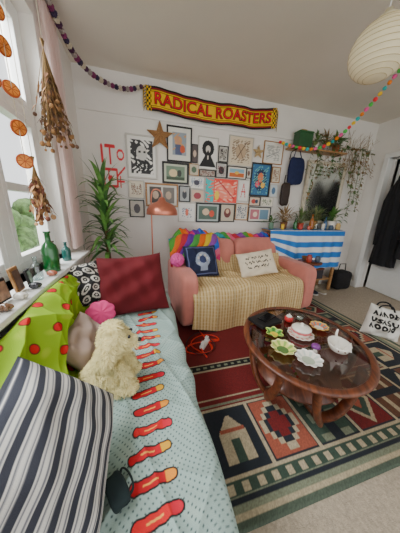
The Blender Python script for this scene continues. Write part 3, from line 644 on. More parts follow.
# banner
bn=top('banner','long yellow scarf banner with red lettering near the ceiling','banner',(.92,YB-.034,2.27))
BW=1.66
def sag(x): return .045*((x/(BW/2))**2)-.006+.006*math.sin(x*9) if not hasattr(x,'shape') else .045*((x/(BW/2))**2)-.006+.006*np.sin(x*9)
def rip(x): return .011*(np.sin(x*13+1)+.5*np.sin(x*29))
U,V=UV(330,44); Xb=(U-.5)*BW; Zb=V*.235+sag(Xb)
CB=full(U,(240,194,42)); put(CB,(V<.16)|(V>.84),(30,26,26)); put(CB,((V<.13)&(V>.07))|((V>.87)&(V<.93)),(150,28,40))
put(CB,((V>.20)&(V<.23))|((V>.77)&(V<.80)),(30,26,26)); e_=np.abs(Xb)>BW/2-.06; put(CB,e_,(30,26,26)); put(CB,e_&((np.floor(V*9)+np.floor(np.abs(Xb)*50))%2==0),(240,194,42))
gridmesh('scarf',[(Xb,rip(Xb),Zb,CB)],FAB,bn)
def text(s,size,mat,name,parent,y,off=0,width=None,zc=0,ext=.001,cx=0):
    cu=bpy.data.curves.new('t','FONT'); cu.body=s; cu.size=size; cu.align_x='CENTER'; cu.align_y='CENTER'; cu.offset=off; cu.extrude=ext; cu.space_character=1.05
    ob=bpy.data.objects.new('t',cu); COL.objects.link(ob); dg=bpy.context.evaluated_depsgraph_get(); dg.update()
    me=bpy.data.meshes.new_from_object(ob.evaluated_get(dg)); bpy.data.objects.remove(ob)
    xs=[v.co.x for v in me.vertices]; k=1; mid=(max(xs)+min(xs))/2
    if width: k=width/(max(xs)-min(xs))
    for v in me.vertices:
        x,yy,z=v.co; X_=(x-mid)*k+cx; v.co=(X_,y-z+float(rip(X_)),yy+zc+sag(X_))
    me.materials.clear(); me.materials.append(mat); o=bpy.data.objects.new(name,me); return link(o,parent)
for wd,cx,wi in(('RADICAL',-.40,.68),('ROASTERS',.375,.76)):
    text(wd,.155,M('black_letter',(26,20,20),.8),'letter_outline',bn,-.006,.006,wi,.117,cx=cx)
    text(wd,.155,M('red_letter',(200,24,44),.8),'lettering',bn,-.0095,.001,wi-.008,.117,cx=cx)
for sx in(-1,1):
    m=MB()
    for i in range(14):
        z=.03+i*.0145+sag(BW/2); x=sx*BW/2; m.tube([(x,0,z),(x+sx*.02,-.002,z-.012),(x+sx*.03,-.002,z-.06)],[.004,.004,.002],5,m=i%2)
    m.build('fringe',[M('black_letter',(26,20,20)),M('yellow_wool',(236,190,50),.9)],bn)
    MB().tube([(sx*.8,-.03,.255),(sx*.8,.033,.255)],.004,8).build('nail',M('steel',(160,160,160),.3,1),bn)
# ============================================================ garlands
def garland(name,label,path,cols,r,n,strc=(200,190,170)):
    P=rnd([tuple(p) for p in path],3); A_=np.array(P); d=np.r_[0,np.cumsum(np.linalg.norm(np.diff(A_,axis=0),axis=1))]
    g=top(name,label,'garland',P[0]); p0=Vector(P[0])
    MB().tube([Vector(p)-p0 for p in P],.0015,5).build('string',M('string',strc,.9),g)
    rr=random.Random(n); meshes=[]
    for ci,c in enumerate(cols):
        m=MB(); m.sphere((0,0,0),r*.8,10)
        for i in range(60):
            q=Vector((rr.gauss(0,1),rr.gauss(0,1),rr.gauss(0,1))).normalized(); m.sphere(q*r*.78,r*.26,5)
        o=m.build('pompom',M('wool_%d_%d_%d'%c,c,.95,var=.15,bump=.3),g); meshes.append(o.data); bpy.data.objects.remove(o)
    for i in range(n):
        t=(i+.5)/n*d[-1]; q=[float(np.interp(t,d,A_[:,k])) for k in range(3)]
        o=bpy.data.objects.new('pompom',meshes[i%len(meshes)]); o.location=Vector(q)-p0; s_=rr.uniform(.9,1.1); o.scale=(s_,s_,s_); link(o,g)
    return g
garland('pompom_garland','purple grey and cream felt pompom garland across the ceiling corner',[(-.55,1.75,2.592),(-.55,2.03,2.55),(-.51,2.40,2.47),(-.36,2.60,2.44),(-.12,2.68,2.43),(.06,2.69,2.50)],[(76,44,70),(150,140,136),(120,54,92),(60,50,74),(196,186,166)],.024,36)
garland('rainbow_garland','small bright rainbow pompom garland hanging from shelf across room',[(1.83,2.70,2.17),(1.98,2.50,2.06),(2.14,2.36,2.02),(2.26,2.22,2.08),(2.34,2.0,2.28),(2.42,1.75,2.60)],[(226,60,70),(240,200,60),(60,180,180),(240,140,50),(230,100,160),(90,190,90)],.020,30)
# lantern
LZ=2.20
ln=top('paper_lantern','round cream paper lantern hanging from the ceiling','lamp',(1.42,1.18,LZ))
m=MB(); prof=[]; R=.158
for i in range(61):
    t=PI*(.06+.88*i/60); rr_=R*math.sin(t)*(1+.012*math.cos(i*PI/2)); prof.append((rr_,R*.93*math.cos(t)))
m.lathe(prof[::-1],n=40)
s_=m.build('paper_shade',M('lantern_paper',(232,220,188),.7,var=.04,scale=8,emit=.04),ln)
m=MB()
for i in range(1,15):
    t=PI*(.06+.88*i/15); rr_=R*math.sin(t)*1.012; z=R*.93*math.cos(t)
    m.tube([(rr_*math.cos(a*PI/20),rr_*math.sin(a*PI/20),z) for a in range(41)],.0016,4)
m.build('rib',M('bamboo',(190,170,120),.6),ln)
MB().tube([(0,0,R*.93),(0,0,Hc-LZ-.03)],.004,6).build('cord',M('white_plastic',(226,224,220)),ln)
MB().lathe([(.045,0),(.05,-.025),(.02,-.03)][::-1],n=20).build('ceiling_rose',M('white_plastic',(226,224,220)),ln,loc=(0,0,Hc-LZ-.001))
MB().lathe([(.055,0),(.055,.012),(.02,.02),(.02,.05)],n=20).build('top_ring',M('cream_plastic',(214,204,176),.5),ln,loc=(0,0,R*.90))
r=top('ceiling_hook','small metal hook screwed into the ceiling','hook',(.98,1.45,Hc-.001))
MB().lathe([(.012,-.004),(.012,0)],n=14).tube([(0,0,0),(0,0,-.02),(.01,0,-.03),(.018,0,-.02)],.002,6).build('hook_body',M('brass',(190,150,80)),r)
# floor lamp
cp=M('copper_metal',(206,134,112),.32,.7,var=.05)
fl=top('floor_lamp','floor lamp with dusky pink copper dome shade','lamp',(.10,2.50,0))
MB().lathe([(.12,0),(.12,.015),(.02,.03)],n=32).build('base',cp,fl)
MB().tube(rnd([(0,0,.02),(0,0,1.2),(0,0,1.42),(.06,-.02,1.46),(.12,-.05,1.42),(.12,-.05,1.36)],2),.008,8).build('pole',cp,fl)
MB().lathe([(.175,0),(.18,.01),(.172,.06),(.135,.115),(.05,.15),(.03,.19),(.0,.2)],n=36).build('lamp_shade',cp,fl,loc=(.12,-.05,1.17))
# yucca
yp=top('spiky_potted_plant','tall spiky green dracaena in corner by the curtain','potted plant',(-.38,2.32,0))
MB().lathe([(.09,0),(.13,.25),(.14,.26),(.125,.26),(.11,.22),(0,.22)],n=24).build('pot',M('terracotta',(160,90,62),.8),yp)
MB().tube([(0,0,.2),(.01,.0,.6),(0,.01,.95),(.02,0,1.3)],[.022,.02,.018,.016],8).build('trunk',M('bark',(110,88,64),.9,bump=.5),yp)
m=MB(); rr=random.Random(11)
for i in range(105):
    z=.78+.74*i/105; a=i*2.4; el=rr.uniform(.0,1.0)+.55*(i/105)
    d=(math.cos(a)*math.cos(el),math.sin(a)*math.cos(el),math.sin(el)); L_=rr.uniform(.26,.40)
    m.leaf((0,0,z*.9+.05),d,L_,.044,rr.uniform(.9,2.0),m=i%2,shape=.7)
m.clampy(.41,-.23)
f=m.build('foliage',[M('yucca_green',(108,150,78),.5,var=.3),M('yucca_green_dark',(72,112,62),.5,var=.3)],yp)
# curtain
U,V=UV(60,60); Yv=1.93+U*.24; Zv=.88+V*1.70
Xv=XL+.045+.022*np.sin(U*26+np.sin(V*3))
sh=bpy.data.materials.new('sheer_pink'); sh.use_nodes=True; nt=sh.node_tree; b=nt.nodes['Principled BSDF']; b.inputs['Base Color'].default_value=lin((240,222,218)); b.inputs['Roughness'].default_value=.9
tl=nt.nodes.new('ShaderNodeBsdfTranslucent'); tl.inputs[0].default_value=lin((244,222,218)); mx=nt.nodes.new('ShaderNodeMixShader'); mx.inputs[0].default_value=.5
tp=nt.nodes.new('ShaderNodeBsdfTransparent'); mx2=nt.nodes.new('ShaderNodeMixShader'); mx2.inputs[0].default_value=.22
nt.links.new(b.outputs[0],mx.inputs[1]); nt.links.new(tl.outputs[0],mx.inputs[2]); nt.links.new(mx.outputs[0],mx2.inputs[1]); nt.links.new(tp.outputs[0],mx2.inputs[2]); nt.links.new(mx2.outputs[0],nt.nodes['Material Output'].inputs['Surface'])
cr_o=top('curtain','sheer pale pink curtain gathered beside the window','curtain',(0,0,0))
gridmesh('curtain_panel',[(Xv,Yv,Zv,full(U,(236,206,204)))],sh,cr_o)
MB().tube([(XL+.045,.1,2.585),(XL+.045,2.25,2.585)],.01,8).build('curtain_rod',white,cr_o)
# sill items
SZ=.8405
gg=M('green_bottle_glass',(30,96,48),.06,var=.2,coat=.8)
def bottle(x,y,h,r,mat,label,z=SZ):
    o=MB().lathe([(r*.9,0),(r,.01),(r,h*.55),(r*.8,h*.66),(r*.34,h*.76),(r*.32,h*.95),(r*.42,h*.96),(r*.42,h),(r*.25,h)],n=24).build('bottle',mat,loc=(x,y,z)); tag(o,label,'bottle'); return o
bottle(-.565,1.42,.25,.045,gg,'green glass bottle on the windowsill')
bottle(-.60,1.56,.17,.03,M('brown_bottle_glass',(60,36,20),.1,coat=.5),'small brown glass bottle on the windowsill')
bottle(-.58,1.26,.13,.028,glassy('clear_glass',(225,235,235)),'small clear glass bottle on the windowsill')
bottle(-.57,1.70,.14,.03,M('teal_glass',(40,96,90),.1,coat=.5),'short teal glass bottle on the windowsill')
for i,(y,w,h,c) in enumerate(((.72,.08,.10,(100,90,110)),(.84,.09,.12,(60,56,60)),(.96,.08,.10,(150,120,100)),(1.08,.07,.12,(90,70,60)),(1.18,.06,.08,(120,140,130)))):
    r=top('standing_photo',['standing photo with violet picture on the windowsill','standing photo with dark picture on the windowsill','small standing photo with tan picture on the windowsill','narrow standing photo in black frame on the windowsill','tiny standing photo with green picture on the windowsill'][i],'picture frame',(-.585,y,SZ+.002),(0,0,PI/2-.4+.15*i),'photo frames on the windowsill')
    boxo('frame',(0,0,h/2+.002),(w,.012,h),black_f if i%2==0 else oak_f,r,rot=(-.15,0,0)); boxo('photo',(0,-.008,h/2+.002),(w*.74,.002,h*.76),M('photo_tone_%s'%'abcde'[i],c,.4,var=.6,scale=30),r,rot=(-.15,0,0),bevel=0)
for i,y in enumerate((.76,.88,.99,1.12,1.32)):
    c=[(214,200,180),(120,90,70),(226,222,214),(60,60,66),(180,110,90)][i]
    U,V=UV(30,16); a=U*2*PI; t=V*PI; rq=.020*(1+.18*np.sin(a*5)*np.sin(t))
    o=gridmesh('pebble_shell',[(rq*np.cos(a)*np.sin(t)*1.3,rq*np.sin(a)*np.sin(t),.016+.016*np.cos(t),full(U,c))],VC('glazed_ceramic'),loc=(-.535,y,SZ)); tag(o,['cream seashell on the windowsill','brown seashell on the windowsill','white stone on the windowsill','dark pebble on the windowsill','terracotta pink shell on the windowsill'][i],'ornament')
def strand(x,y,z1,items,label,name='dried_orange_strand'):
    g=top(name,label,'hanging decoration',(x,y,z1)); zmin=min(i[0] for i in items)
    MB().tube([(0,0,0),(.004,0,(zmin-z1)/2),(0,0,zmin-z1)],.0015,5).build('string',M('string',(200,190,170)),g)
    for z,r_ in items:
        m=MB(); rot=Euler((PI/2+random.uniform(-.2,.2),0,PI/2+random.uniform(-1.1,-.3)))
        mt=Matrix.Translation((0,0,z-z1))@rot.to_matrix().to_4x4()
        m.lathe([(r_*.88,-.003),(r_,-.004),(r_,.004),(r_*.88,.003)],n=20,m=0,mat=mt)
        for k in range(8):
            a0=2*PI*k/8+.06;a1=2*PI*(k+1)/8-.06; q=r_*.82
            m.add([mt@Vector(v) for v in [(.1*r_*math.cos((a0+a1)/2),.1*r_*math.sin((a0+a1)/2),.0045),(q*math.cos(a0),q*math.sin(a0),.0045),(q*math.cos((a0+a1)/2),q*math.sin((a0+a1)/2),.005),(q*math.cos(a1),q*math.sin(a1),.0045),(.1*r_*math.cos((a0+a1)/2),.1*r_*math.sin((a0+a1)/2),-.0045),(q*math.cos(a0),q*math.sin(a0),-.0045),(q*math.cos(a1),q*math.sin(a1),-.0045)]],[(0,1,2,3),(4,6,5)],1,False)
        m.build('orange_slice',[M('orange_peel',(170,80,26),.6),M('orange_flesh',(216,136,62),.5,var=.3)],g)
strand(-.50,1.17,2.58,[(2.07,.030),(1.95,.029),(1.84,.032),(1.70,.030),(1.56,.031),(1.43,.031)],'string of dried orange slices hanging in the window')
strand(-.50,1.05,2.58,[(2.12,.028),(1.98,.030),(1.83,.030),(1.68,.028)],'second string of dried orange slices in the window')
def bunch(name,x,y,z1,z0,L,label,cols,n=60,sp=.5,seed=1):
    g=top(name,label,'dried flowers',(x,y,z1)); rr=random.Random(seed)
    MB().tube([(0,0,0),(0,0,z0+L-z1)],.0015,5).build('string',M('string',(200,190,170)),g)
    m=MB(); f=MB()
    for i in range(n):
        a=rr.uniform(0,6.28); s_=rr.uniform(.1,1)*sp; d=Vector((math.cos(a)*s_*.7,math.sin(a)*s_,-1)).normalized(); b0=Vector((0,0,z0+L-z1)); l_=L*rr.uniform(.35,1)
        e=b0+d*l_; m.tube([b0-d*.04,b0+d*l_*.5+Vector((0,0,.01)),e],.0016,4)
        f.sphere(e,(rr.uniform(.005,.017),)*3,6,m=i%len(cols))
        for q_ in(.5,.7,.85): f.leaf(b0+d*l_*q_,(d.x+rr.uniform(-.6,.6),d.y+rr.uniform(-.6,.6),d.z),rr.uniform(.03,.07),rr.uniform(.012,.026),.2,m=(i+int(q_*10))%len(cols),seg=3)
    m.build('stems',M('dried_stem',(130,104,66),.9),g); q=f.build('flower_heads',[M('dry_%d_%d_%d'%c,c,.9,var=.3) for c in cols],g); q['kind']='stuff'
bunch('dried_flower_bunch',-.50,1.61,2.58,1.57,.52,'bunch of dried brown flowers hanging upside down in window',[(120,84,56),(150,112,74),(92,68,54)],90,.34,1)
bunch('dried_flower_posy',-.53,1.32,2.58,1.14,.30,'small posy of dried flowers hanging by the window',[(150,110,76),(190,150,112),(112,70,56)],40,.32,2)
bunch('dried_berry_bunch',-.50,1.22,2.60,2.20,.26,'dried berry bunch hanging near the ceiling',[(120,50,60),(150,90,60),(100,100,60)],40,.4,3)
# console
cw=wood('pine_shelf',(150,110,70),(190,150,104),6,.5,.1)
cs=top('console_shelf','narrow wooden console shelf against the wall','shelf',(2.38,2.59,0))
boxo('shelf_board',(0,0,.99),(1.28,.28,.025),cw,cs); 
for sx in(-.28,.61):
    for sy in(-.12,.12): boxo('leg',(sx,sy,.489),(.04,.04,.977),cw,cs)
boxo('lower_board',(.165,0,.2),(.91,.26,.02),cw,cs)
U,V=UV(150,120); Xs=1.695+U*1.345
Yc_,Zc_,L_=pathxy(rnd([(2.725,1.008),(2.44,1.008),(2.428,.98),(2.425,.42)],2),V)
fo=np.clip((1.0-Zc_)*4,0,1); Yc_=Yc_-fo*.012*(1+np.sin(Xs*30+np.sin(Xs*9)))
Cs=full(U,(222,226,228)); k=((1.0-Zc_)/.165)
put(Cs,(fo>.02)&((k%1)<.5),(52,118,188)); put(Cs,(fo<.02)&(((2.7-Yc_)/.165)%1<.5),(52,118,188))
hem=np.clip((2.15-Xs)/.4,0,1)*.24; Zc_=np.where(Zc_<1.0,1.0-(1.0-Zc_)*(1-hem/.58),Zc_)
o=gridmesh('striped_tablecloth',[(Xs,Yc_,Zc_,Cs)],FAB); tag(o,'blue and white broad striped cloth draped over the console','tablecloth')
CZ=1.010
def potplant(x,y,z,r,h,mat,label,leafL,n,seed,lm,trail=0,w=.03):
    g=top('potted_plant',label,'potted plant',(x,y,z)); rr=random.Random(seed)
    MB().lathe([(r*.75,0),(r,h),(r*.9,h),(r*.85,h*.85),(0,h*.85)],n=20).build('pot',mat,g)
    m=MB()
    for i in range(n):
        a=rr.uniform(0,6.28); el=rr.uniform(.3,1.4); d=Vector((math.cos(a)*math.cos(el),math.sin(a)*math.cos(el)*.6-.15,math.sin(el)))
        l_=leafL*rr.uniform(.5,1); b0=Vector((0,0,h*.8)); e=b0+d*l_*.6; m.tube([b0,(b0+e)/2+Vector((0,0,.01)),e],.0018,4); m.leaf(e,(d.x,d.y,d.z-.3),l_*.5,w,1.2,seg=4)
    for i in range(trail):
        a=rr.uniform(3.3,6.1); p=Vector((math.cos(a)*r,math.sin(a)*r,h)); pts=[Vector((0,0,h*.8)),p]
        for k in range(8):
            p=p+Vector((math.cos(a)*.008+rr.uniform(-.02,.02),-.003,-.05)); pts.append(p.copy())
            m.leaf(p,(rr.uniform(-1,1),rr.uniform(-1,0),-.4),.055,.036,.3,seg=3)
        m.tube(pts,.0018,4)
    m.clampy(YB-.012-y)
    m.build('foliage',lm,g); return g
lg=M('leaf_green',(78,114,56),.5,var=.3); lg2=M('ivy_green',(92,116,66),.5,var=.3); tc=M('terracotta',(160,90,62)); dry=M('dry_leaf',(140,114,76),.8,var=.3); olive=M('olive_leaf',(112,118,76),.6,var=.3)
potplant(2.86,2.56,CZ,.075,.13,M('white_ceramic',(236,231,220)),'leafy plant in white ceramic pot on the console',.28,36,1,lg,0,.045)
potplant(2.32,2.60,CZ,.05,.09,tc,'small leafy plant in a terracotta pot',.26,32,2,lg2,0,.035)
potplant(2.02,2.60,CZ,.055,.1,M('brown_pot',(110,74,50),.7),'bushy dried plant in brown pot',.32,60,3,dry,0,.025)
potplant(1.80,2.60,CZ,.045,.08,M('grey_pot',(150,150,146),.7),'small green plant in grey pot on console',.18,22,4,lg,0,.03)
potplant(2.60,2.62,CZ,.045,.12,M('ochre_pot',(190,140,70),.7),'wispy olive plant in ochre pot on the console',.32,40,14,olive,0,.022)
bottle(2.45,2.52,.22,.032,M('amber_glass',(150,90,30),.15,coat=.5),'amber glass bottle on the console',CZ)
bottle(2.52,2.50,.15,.026,glassy('clear_glass',(225,235,235)),'clear glass bottle on the console',CZ)
bottle(2.16,2.52,.16,.028,gg,'small green bottle on the console',CZ)
bottle(2.71,2.52,.19,.028,M('blue_glass',(50,90,130),.15,coat=.5),'slim blue glass bottle on the console',CZ)
for i,(x,c,h) in enumerate(((1.92,(226,190,70),.07),(2.38,(214,120,100),.05),(2.64,(230,226,214),.09))):
    o=MB().lathe([(.022,0),(.022,h),(.008,h+.002),(.0015,h+.004),(.0015,h+.015)],n=16).build('candle',M('wax_%s'%'abc'[i],c,.5),loc=(x,2.485,CZ)); tag(o,['yellow pillar candle on the console','short coral candle on the console','cream pillar candle on the console'][i],'candle')
def jar(x,y,z,c,h,nm,label):
    o=MB().lathe([(.028,0),(.034,.01),(.034,h*.7),(.024,h*.85),(.026,h),(.022,h),(.02,h*.8),(0,h*.2)],n=20).build('jar',M('jar_glaze_%s'%nm,c,.35),loc=(x,y,z)); tag(o,label,'jar')
for i,(x,y,c,h) in enumerate(((2.23,2.49,(170,60,50),.08),(2.78,2.47,(70,90,110),.07),(2.95,2.50,(200,170,110),.10),(1.74,2.50,(90,120,100),.09))):
    jar(x,y,CZ,c,h,'abcd'[i],['small brick red jar on the console','small slate blue jar on the console','sandy ceramic jar on the console','sage green jar on the console'][i])
# under console
r=top('black_bag','black fabric bag standing on floor beside the console','bag',(3.24,2.50,0))
soft('bag_body',(0,0,.165),(.32,.22,.32),M('black_cloth',(24,24,26),.85,var=.2),r,k=5,wr=.02); MB().tube([(-.08,0,.31),(-.06,0,.44),(.06,0,.44),(.08,0,.31)],.008).build('handle',M('black_cloth',(24,24,26)),r)
bask=wood('basket_weave',(96,66,40),(150,110,70),40,.8,0)
r=top('wicker_basket','brown wicker basket standing on console lower board','basket',(2.27,2.58,.211)); m=MB(); m.lathe([(.11,0),(.13,.20),(.12,.20),(.10,.01),(0,.01)],n=28)
for z in np.linspace(.01,.19,9): m.tube([((.112+.1*z)*math.cos(a*PI/12),(.112+.1*z)*math.sin(a*PI/12),z) for a in range(25)],.007,5)
m.build('basket_body',bask,r); 
r=top('storage_box','dark cardboard storage box below the console','box',(2.64,2.58,.211)); boxo('box_body',(0,0,.075),(.36,.22,.15),M('dark_card',(60,56,62),.8),r); boxo('lid',(0,0,.165),(.37,.23,.03),M('rust_card',(120,70,50),.8),r)
for i,(x,c) in enumerate(((2.44,(120,50,44)),(2.59,(40,44,60)),(2.74,(170,160,140)))):
    r=top('shoe',['dark red shoe on the floor below the console','navy shoe on the floor below the console','beige shoe on the floor below the console'][i],'shoe',(x,2.42,0),(0,0,.2*i-.2))
    sm2=M('shoe_cloth_%s'%'abc'[i],c,.8); soft('upper',(0,0,.035),(.085,.25,.05),sm2,r,k=3,n=8); soft('ankle',(0,.07,.06),(.07,.10,.07),sm2,r,k=3,n=8); soft('sole',(0,0,.01),(.092,.26,.02),M('white_plastic',(226,224,220)),r,k=4,n=8)
# mirror
mr=top('wall_mirror','large pale framed mirror mounted above the console','mirror',(2.74,2.712,1.12))
MB().box((0,0,.42),(.64,.02,.84)).build('mirror_glass',M('mirror_silver',(230,234,230),.15,1.0,var=.01),mr)
m=MB()
for (c,sz) in(((0,-.005,.855),(.72,.035,.04)),((0,-.005,-.015),(.72,.035,.04)),((-.34,-.005,.42),(.04,.035,.83)),((.34,-.005,.42),(.04,.035,.83))): m.box(c,sz)
m.build('mirror_frame',M('pale_frame',(206,196,176),.6),mr,bevel=.003)
# wall shelf
ws=top('wall_shelf','narrow wooden wall shelf with trailing plants','shelf',(2.45,2.66,2.10))
boxo('shelf_board',(0,0,0),(.95,.16,.02),cw,ws)
for sx in(-.38,.38): MB().tube([(sx,.08,-.12),(sx,.06,-.03),(sx,-.05,-.012)],.006,6).build('bracket',blk,ws)
r=top('green_tin','dark green storage tin on the wall shelf','tin',(2.17,2.645,2.1115))
boxo('tin_body',(0,0,.09),(.22,.13,.17),M('green_tin_paint',(40,84,50),.4),r,bevel=.012); boxo('lid',(0,0,.185),(.226,.136,.025),M('green_tin_lid',(56,104,62),.35),r,bevel=.008)
MB().tube([(-.05,0,.197),(-.04,0,.225),(.04,0,.225),(.05,0,.197)],.005).build('handle',M('brass',(190,150,80)),r)
potplant(2.40,2.65,2.1115,.05,.09,M('white_ceramic',(236,231,220)),'ivy plant trailing from the wall shelf',.20,30,5,lg2,4,.035)
potplant(2.58,2.65,2.1115,.045,.08,M('grey_pot',(150,150,146)),'feathery dried plant on the wall shelf',.24,34,15,dry,2,.025)
potplant(2.76,2.65,2.1115,.05,.09,tc,'trailing leafy plant in terracotta pot',.22,34,6,lg,4,.04)
m=MB(); rr=random.Random(9)
def vine(pts,dens=.04,k=.5):
    P=rnd([tuple(p) for p in pts],3); m.tube(P,.0035,5)
    A_=np.array(P); d=np.r_[0,np.cumsum(np.linalg.norm(np.diff(A_,axis=0),axis=1))]; t=0
    while t<d[-1]:
        q=[float(np.interp(t,d,A_[:,k2])) for k2 in range(3)]
        m.leaf(q,(rr.uniform(-1,1),rr.uniform(-1,.1),rr.uniform(-.9,.4)),rr.uniform(.05,.09),rr.uniform(.028,.05),.5,m=rr.randint(0,2),seg=3); t+=dens*k
vine([(2.3,2.60,2.2),(2.6,2.62,2.24),(2.9,2.64,2.16),(3.2,2.66,2.22),(3.5,2.66,2.16)],k=.4); vine([(3.2,2.68,2.2),(3.22,2.68,1.9),(3.28,2.68,1.5),(3.26,2.68,1.2)]); vine([(3.4,2.66,2.18),(3.44,2.68,1.9),(3.42,2.68,1.6),(3.44,2.68,1.3)],k=.7)
vine([(3.3,2.66,2.2),(3.34,2.68,1.8),(3.36,2.68,1.4)],k=.9); vine([(2.4,2.58,2.1),(2.42,2.58,1.9),(2.36,2.6,1.6),(2.38,2.6,1.35)]); vine([(3.12,2.62,2.15),(3.11,2.64,1.95),(3.13,2.64,1.65)],k=.7)
for i in range(30):
    x=rr.uniform(2.85,3.48); z=2.16; p=[(x,2.66,z),(x+rr.uniform(-.08,.08),2.64,z-rr.uniform(.1,.2)),(x+rr.uniform(-.14,.14),2.62,z-rr.uniform(.2,.45))]; m.tube(p,.0022,4,m=1)
    for q in range(4): m.leaf(p[2] if q<2 else p[1],(rr.uniform(-1,1),-.4,rr.uniform(-1,0)),.055,.016,.3,m=1,seg=3)
for i in range(30):
    x=rr.uniform(2.9,3.5); m.tube([(x,2.68,2.18),(x+rr.uniform(-.05,.05),2.66,2.27),(x+rr.uniform(-.12,.12),2.62,2.18+rr.uniform(.12,.26))],.002,4,m=1)
m.clampy(YB-.01)
o=m.build('trailing_vine',[lg2,dry,olive]); tag(o,'long trailing vine with dried stems strung along the wall','vine')
def hangbag(name,label,x,z,w,h,mat,y=2.68,d=.06):
    r=top(name,label,'bag',(x,y,z)); soft('bag_body',(0,0,h/2),(w,d,h),mat,r,k=4,wr=.04,seed=int(x*10)); MB().tube([(-w*.3,0,h*.9),(-w*.12,.02,h+.10),(w*.12,.02,h+.10),(w*.3,0,h*.9)],.007).build('strap',mat,r); return r
hangbag('navy_bag','navy blue fabric bag hanging on the wall',2.16,1.64,.26,.36,M('navy_cloth',(24,34,68),.85,var=.2))
hangbag('dark_bag','dark brown bag hanging on the wall',2.03,1.34,.14,.32,M('dark_brown_leather',(46,34,28),.6,var=.2))
# coats
def coat(name,label,x,y,z0,h,w,mat,seed,rz=0):
    g=top(name,label,'coat',(x,y,z0),(0,0,rz)); U,V=UV(60,50); a=U*2*PI; t=V; rs=np.random.RandomState(seed).uniform(0,6,4)
    wid=w/2*np.interp(t,[0,.3,.75,.9,.97,1],[1.0,.9,.85,.6,.25,.05]); dep=.075*np.interp(t,[0,.5,.85,1],[1,1,1,.4])
    rp=1+.12*np.sin(a*7+rs[0]+2*t)*(1-t*.6)+.06*np.sin(a*13+rs[1])
    gridmesh('coat_body',[(dep*np.cos(a)*rp-.02,wid*np.sin(a)*rp,t*h,full(U,(20,20,22)))],mat,g)
    for s_ in(-1,1):
        m=MB(); m.tube([(-.03,s_*w*.26,h*.86),(-.05,s_*w*.38,h*.7),(-.05,s_*w*.42,h*.45),(-.05,s_*w*.4,h*.22)],[.05,.055,.05,.042],12); m.build('sleeve',mat,g)
    MB().sphere((-.03,0,h*.93),(.06,w*.24,.09),14).build('hood',mat,g)
    return g
coat('coat','long black coat hanging on the door',3.58,2.15,.50,1.36,.34,M('black_coat',(20,20,23),.85,var=.2,bump=.3),1,-.15)
coat('coat','black padded jacket hanging beside the coat',3.51,1.80,.66,1.22,.34,M('charcoal_coat',(30,30,34),.85,var=.2,bump=.3),2,-.15)
# tote
r=top('tote_bag','slumped white tote bag with rounded black hand lettering on carpet','bag',(2.40,1.28,0),(0,0,math.radians(-42)))
def tote(U,V):
    C=full(U,(228,226,218)); rs=random.Random(3)
    def ink(D,w): blend(C,(w-D)/.008+.5,(20,20,22))
    def seg(x0,y0,x1,y1,w=.022):
        dx,dy=x1-x0,y1-y0; t=np.clip(((U-x0)*dx+(V-y0)*dy)/(dx*dx+dy*dy+1e-9),0,1); ink(np.hypot(U-x0-t*dx,V-y0-t*dy),w)
    def arc(cx,cy,rx,ry,a0,a1,w=.022):
        a=np.arctan2((V-cy)/ry,(U-cx)/rx)%(2*PI); rr_=np.hypot((U-cx)/rx,(V-cy)/ry); D=np.abs(rr_-1)*min(rx,ry); D=np.where((a>=a0)&(a<=a1),D,1); ink(D,w)
    for v0,sl in((.76,.04),(.55,-.03),(.34,.03)):
        x=.14
        while x<.80:
            w=rs.uniform(.07,.10); k=rs.randint(0,5); y=v0+sl*x
            if k==0: arc(x+w/2,y,w/2,.055,0,2*PI)
            elif k==1: arc(x+w/2,y,w/2,.055,PI,2*PI); seg(x+w,y,x+w,y+.05); seg(x,y,x,y+.05)
            elif k==2: arc(x+w/2,y,w/2,.055,.9,5.4)
            elif k==3: seg(x,y-.06,x,y+.07); arc(x+w*.45,y-.02,w*.5,.04,0,2*PI)
            elif k==4: seg(x,y-.055,x+.01,y+.055); seg(x+.01,y+.055,x+w,y-.055); 
            else: arc(x+w/2,y+.03,w/2,.03,.5,4.7); arc(x+w/2,y-.03,w/2,.03,3.3,6.2); seg(x+w*.5,y,x+w*.9,y-.02)
            x+=w+.06
    return C
pillow('bag_body',.31,.34,.17,tote,FAB,r,(0,0,.165),(math.radians(76),math.radians(6),0),n=110,wr=.024,slump=.14)
for s_ in(-.03,.03): MB().tube(rnd([(-.07,.02+s_,.29),(-.06,.02+s_*1.5,.36),(.03,.02+s_*1.5,.37),(.07,.02+s_,.29)],2),.008,8,flat=.4).build('handle',M('black_cloth',(24,24,26)),r)
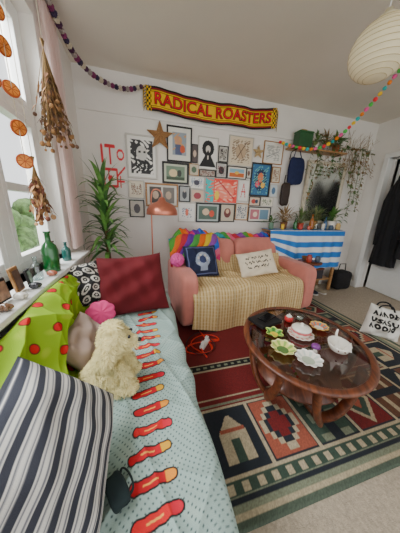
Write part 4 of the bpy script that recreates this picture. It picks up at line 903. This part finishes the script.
# side table with objects
STX,STY,STH=2.16,2.13,.62
r=top('side_table','small round wooden side table beside the sofa arm','side table',(STX,STY,0))
MB().lathe([(.145,STH-.022),(.15,STH-.012),(.15,STH-.003),(0,STH)],n=32).build('tabletop',tw,r)
for i in range(3):
    a=2*PI*i/3; MB().tube([(.06*math.cos(a),.06*math.sin(a),STH-.02),(.12*math.cos(a),.12*math.sin(a),.015)],.012,8).build('leg',tw,r)
jar(STX-.07,STY-.05,STH+.001,(150,60,44),.10,'e','rust red jar on the small side table'); jar(STX+.06,STY-.06,STH+.001,(60,70,84),.08,'f','dark blue jar on the small side table')
r=top('woven_bowl','shallow woven bowl on the small side table','bowl',(STX,STY+.06,STH+.001)); m=MB().lathe([(.03,0),(.055,.02),(.068,.05),(.062,.05),(.05,.022),(0,.012)],n=24)
for z in(.015,.03,.045): m.tube([((.045+.45*z)*math.cos(a*PI/12),(.045+.45*z)*math.sin(a*PI/12),z) for a in range(25)],.005,5)
m.build('bowl_body',bask,r)
# ============================================================ CAMERA + LIGHT
th=math.radians(16);ps=math.radians(16);ro=math.radians(2)
F0=Vector((math.sin(ps),math.cos(ps),0));R0=Vector((math.cos(ps),-math.sin(ps),0));Zv_=Vector((0,0,1))
F=F0*math.cos(th)-Zv_*math.sin(th);U0=F0*math.sin(th)+Zv_*math.cos(th)
R_=R0*math.cos(ro)+U0*math.sin(ro);U_=-R0*math.sin(ro)+U0*math.cos(ro)
cam=bpy.data.cameras.new('camera'); co=bpy.data.objects.new('camera',cam); COL.objects.link(co)
cam.sensor_fit='VERTICAL'; cam.sensor_height=36; cam.lens=36*200/533; cam.clip_start=.02
mw=Matrix((R_,U_,-F)).transposed().to_4x4(); mw.translation=(0,0,1.25); co.matrix_world=mw
bpy.context.scene.camera=co
def area(name,loc,rot,sx,sy,e,c):
    l=bpy.data.lights.new(name,'AREA'); l.shape='RECTANGLE'; l.size=sx; l.size_y=sy; l.energy=e; l.color=c
    o=bpy.data.objects.new(name,l); o.location=loc; o.rotation_euler=rot; COL.objects.link(o); return o
area('window_daylight',(-1.3,1.1,2.75),(0,math.radians(-52),0),1.4,2.6,270,(.97,.98,1))
w=bpy.data.worlds.new('world'); bpy.context.scene.world=w; w.use_nodes=True; nt=w.node_tree; bg=nt.nodes['Background']
bg.inputs['Color'].default_value=(.97,.98,1,1); bg.inputs['Strength'].default_value=1.95
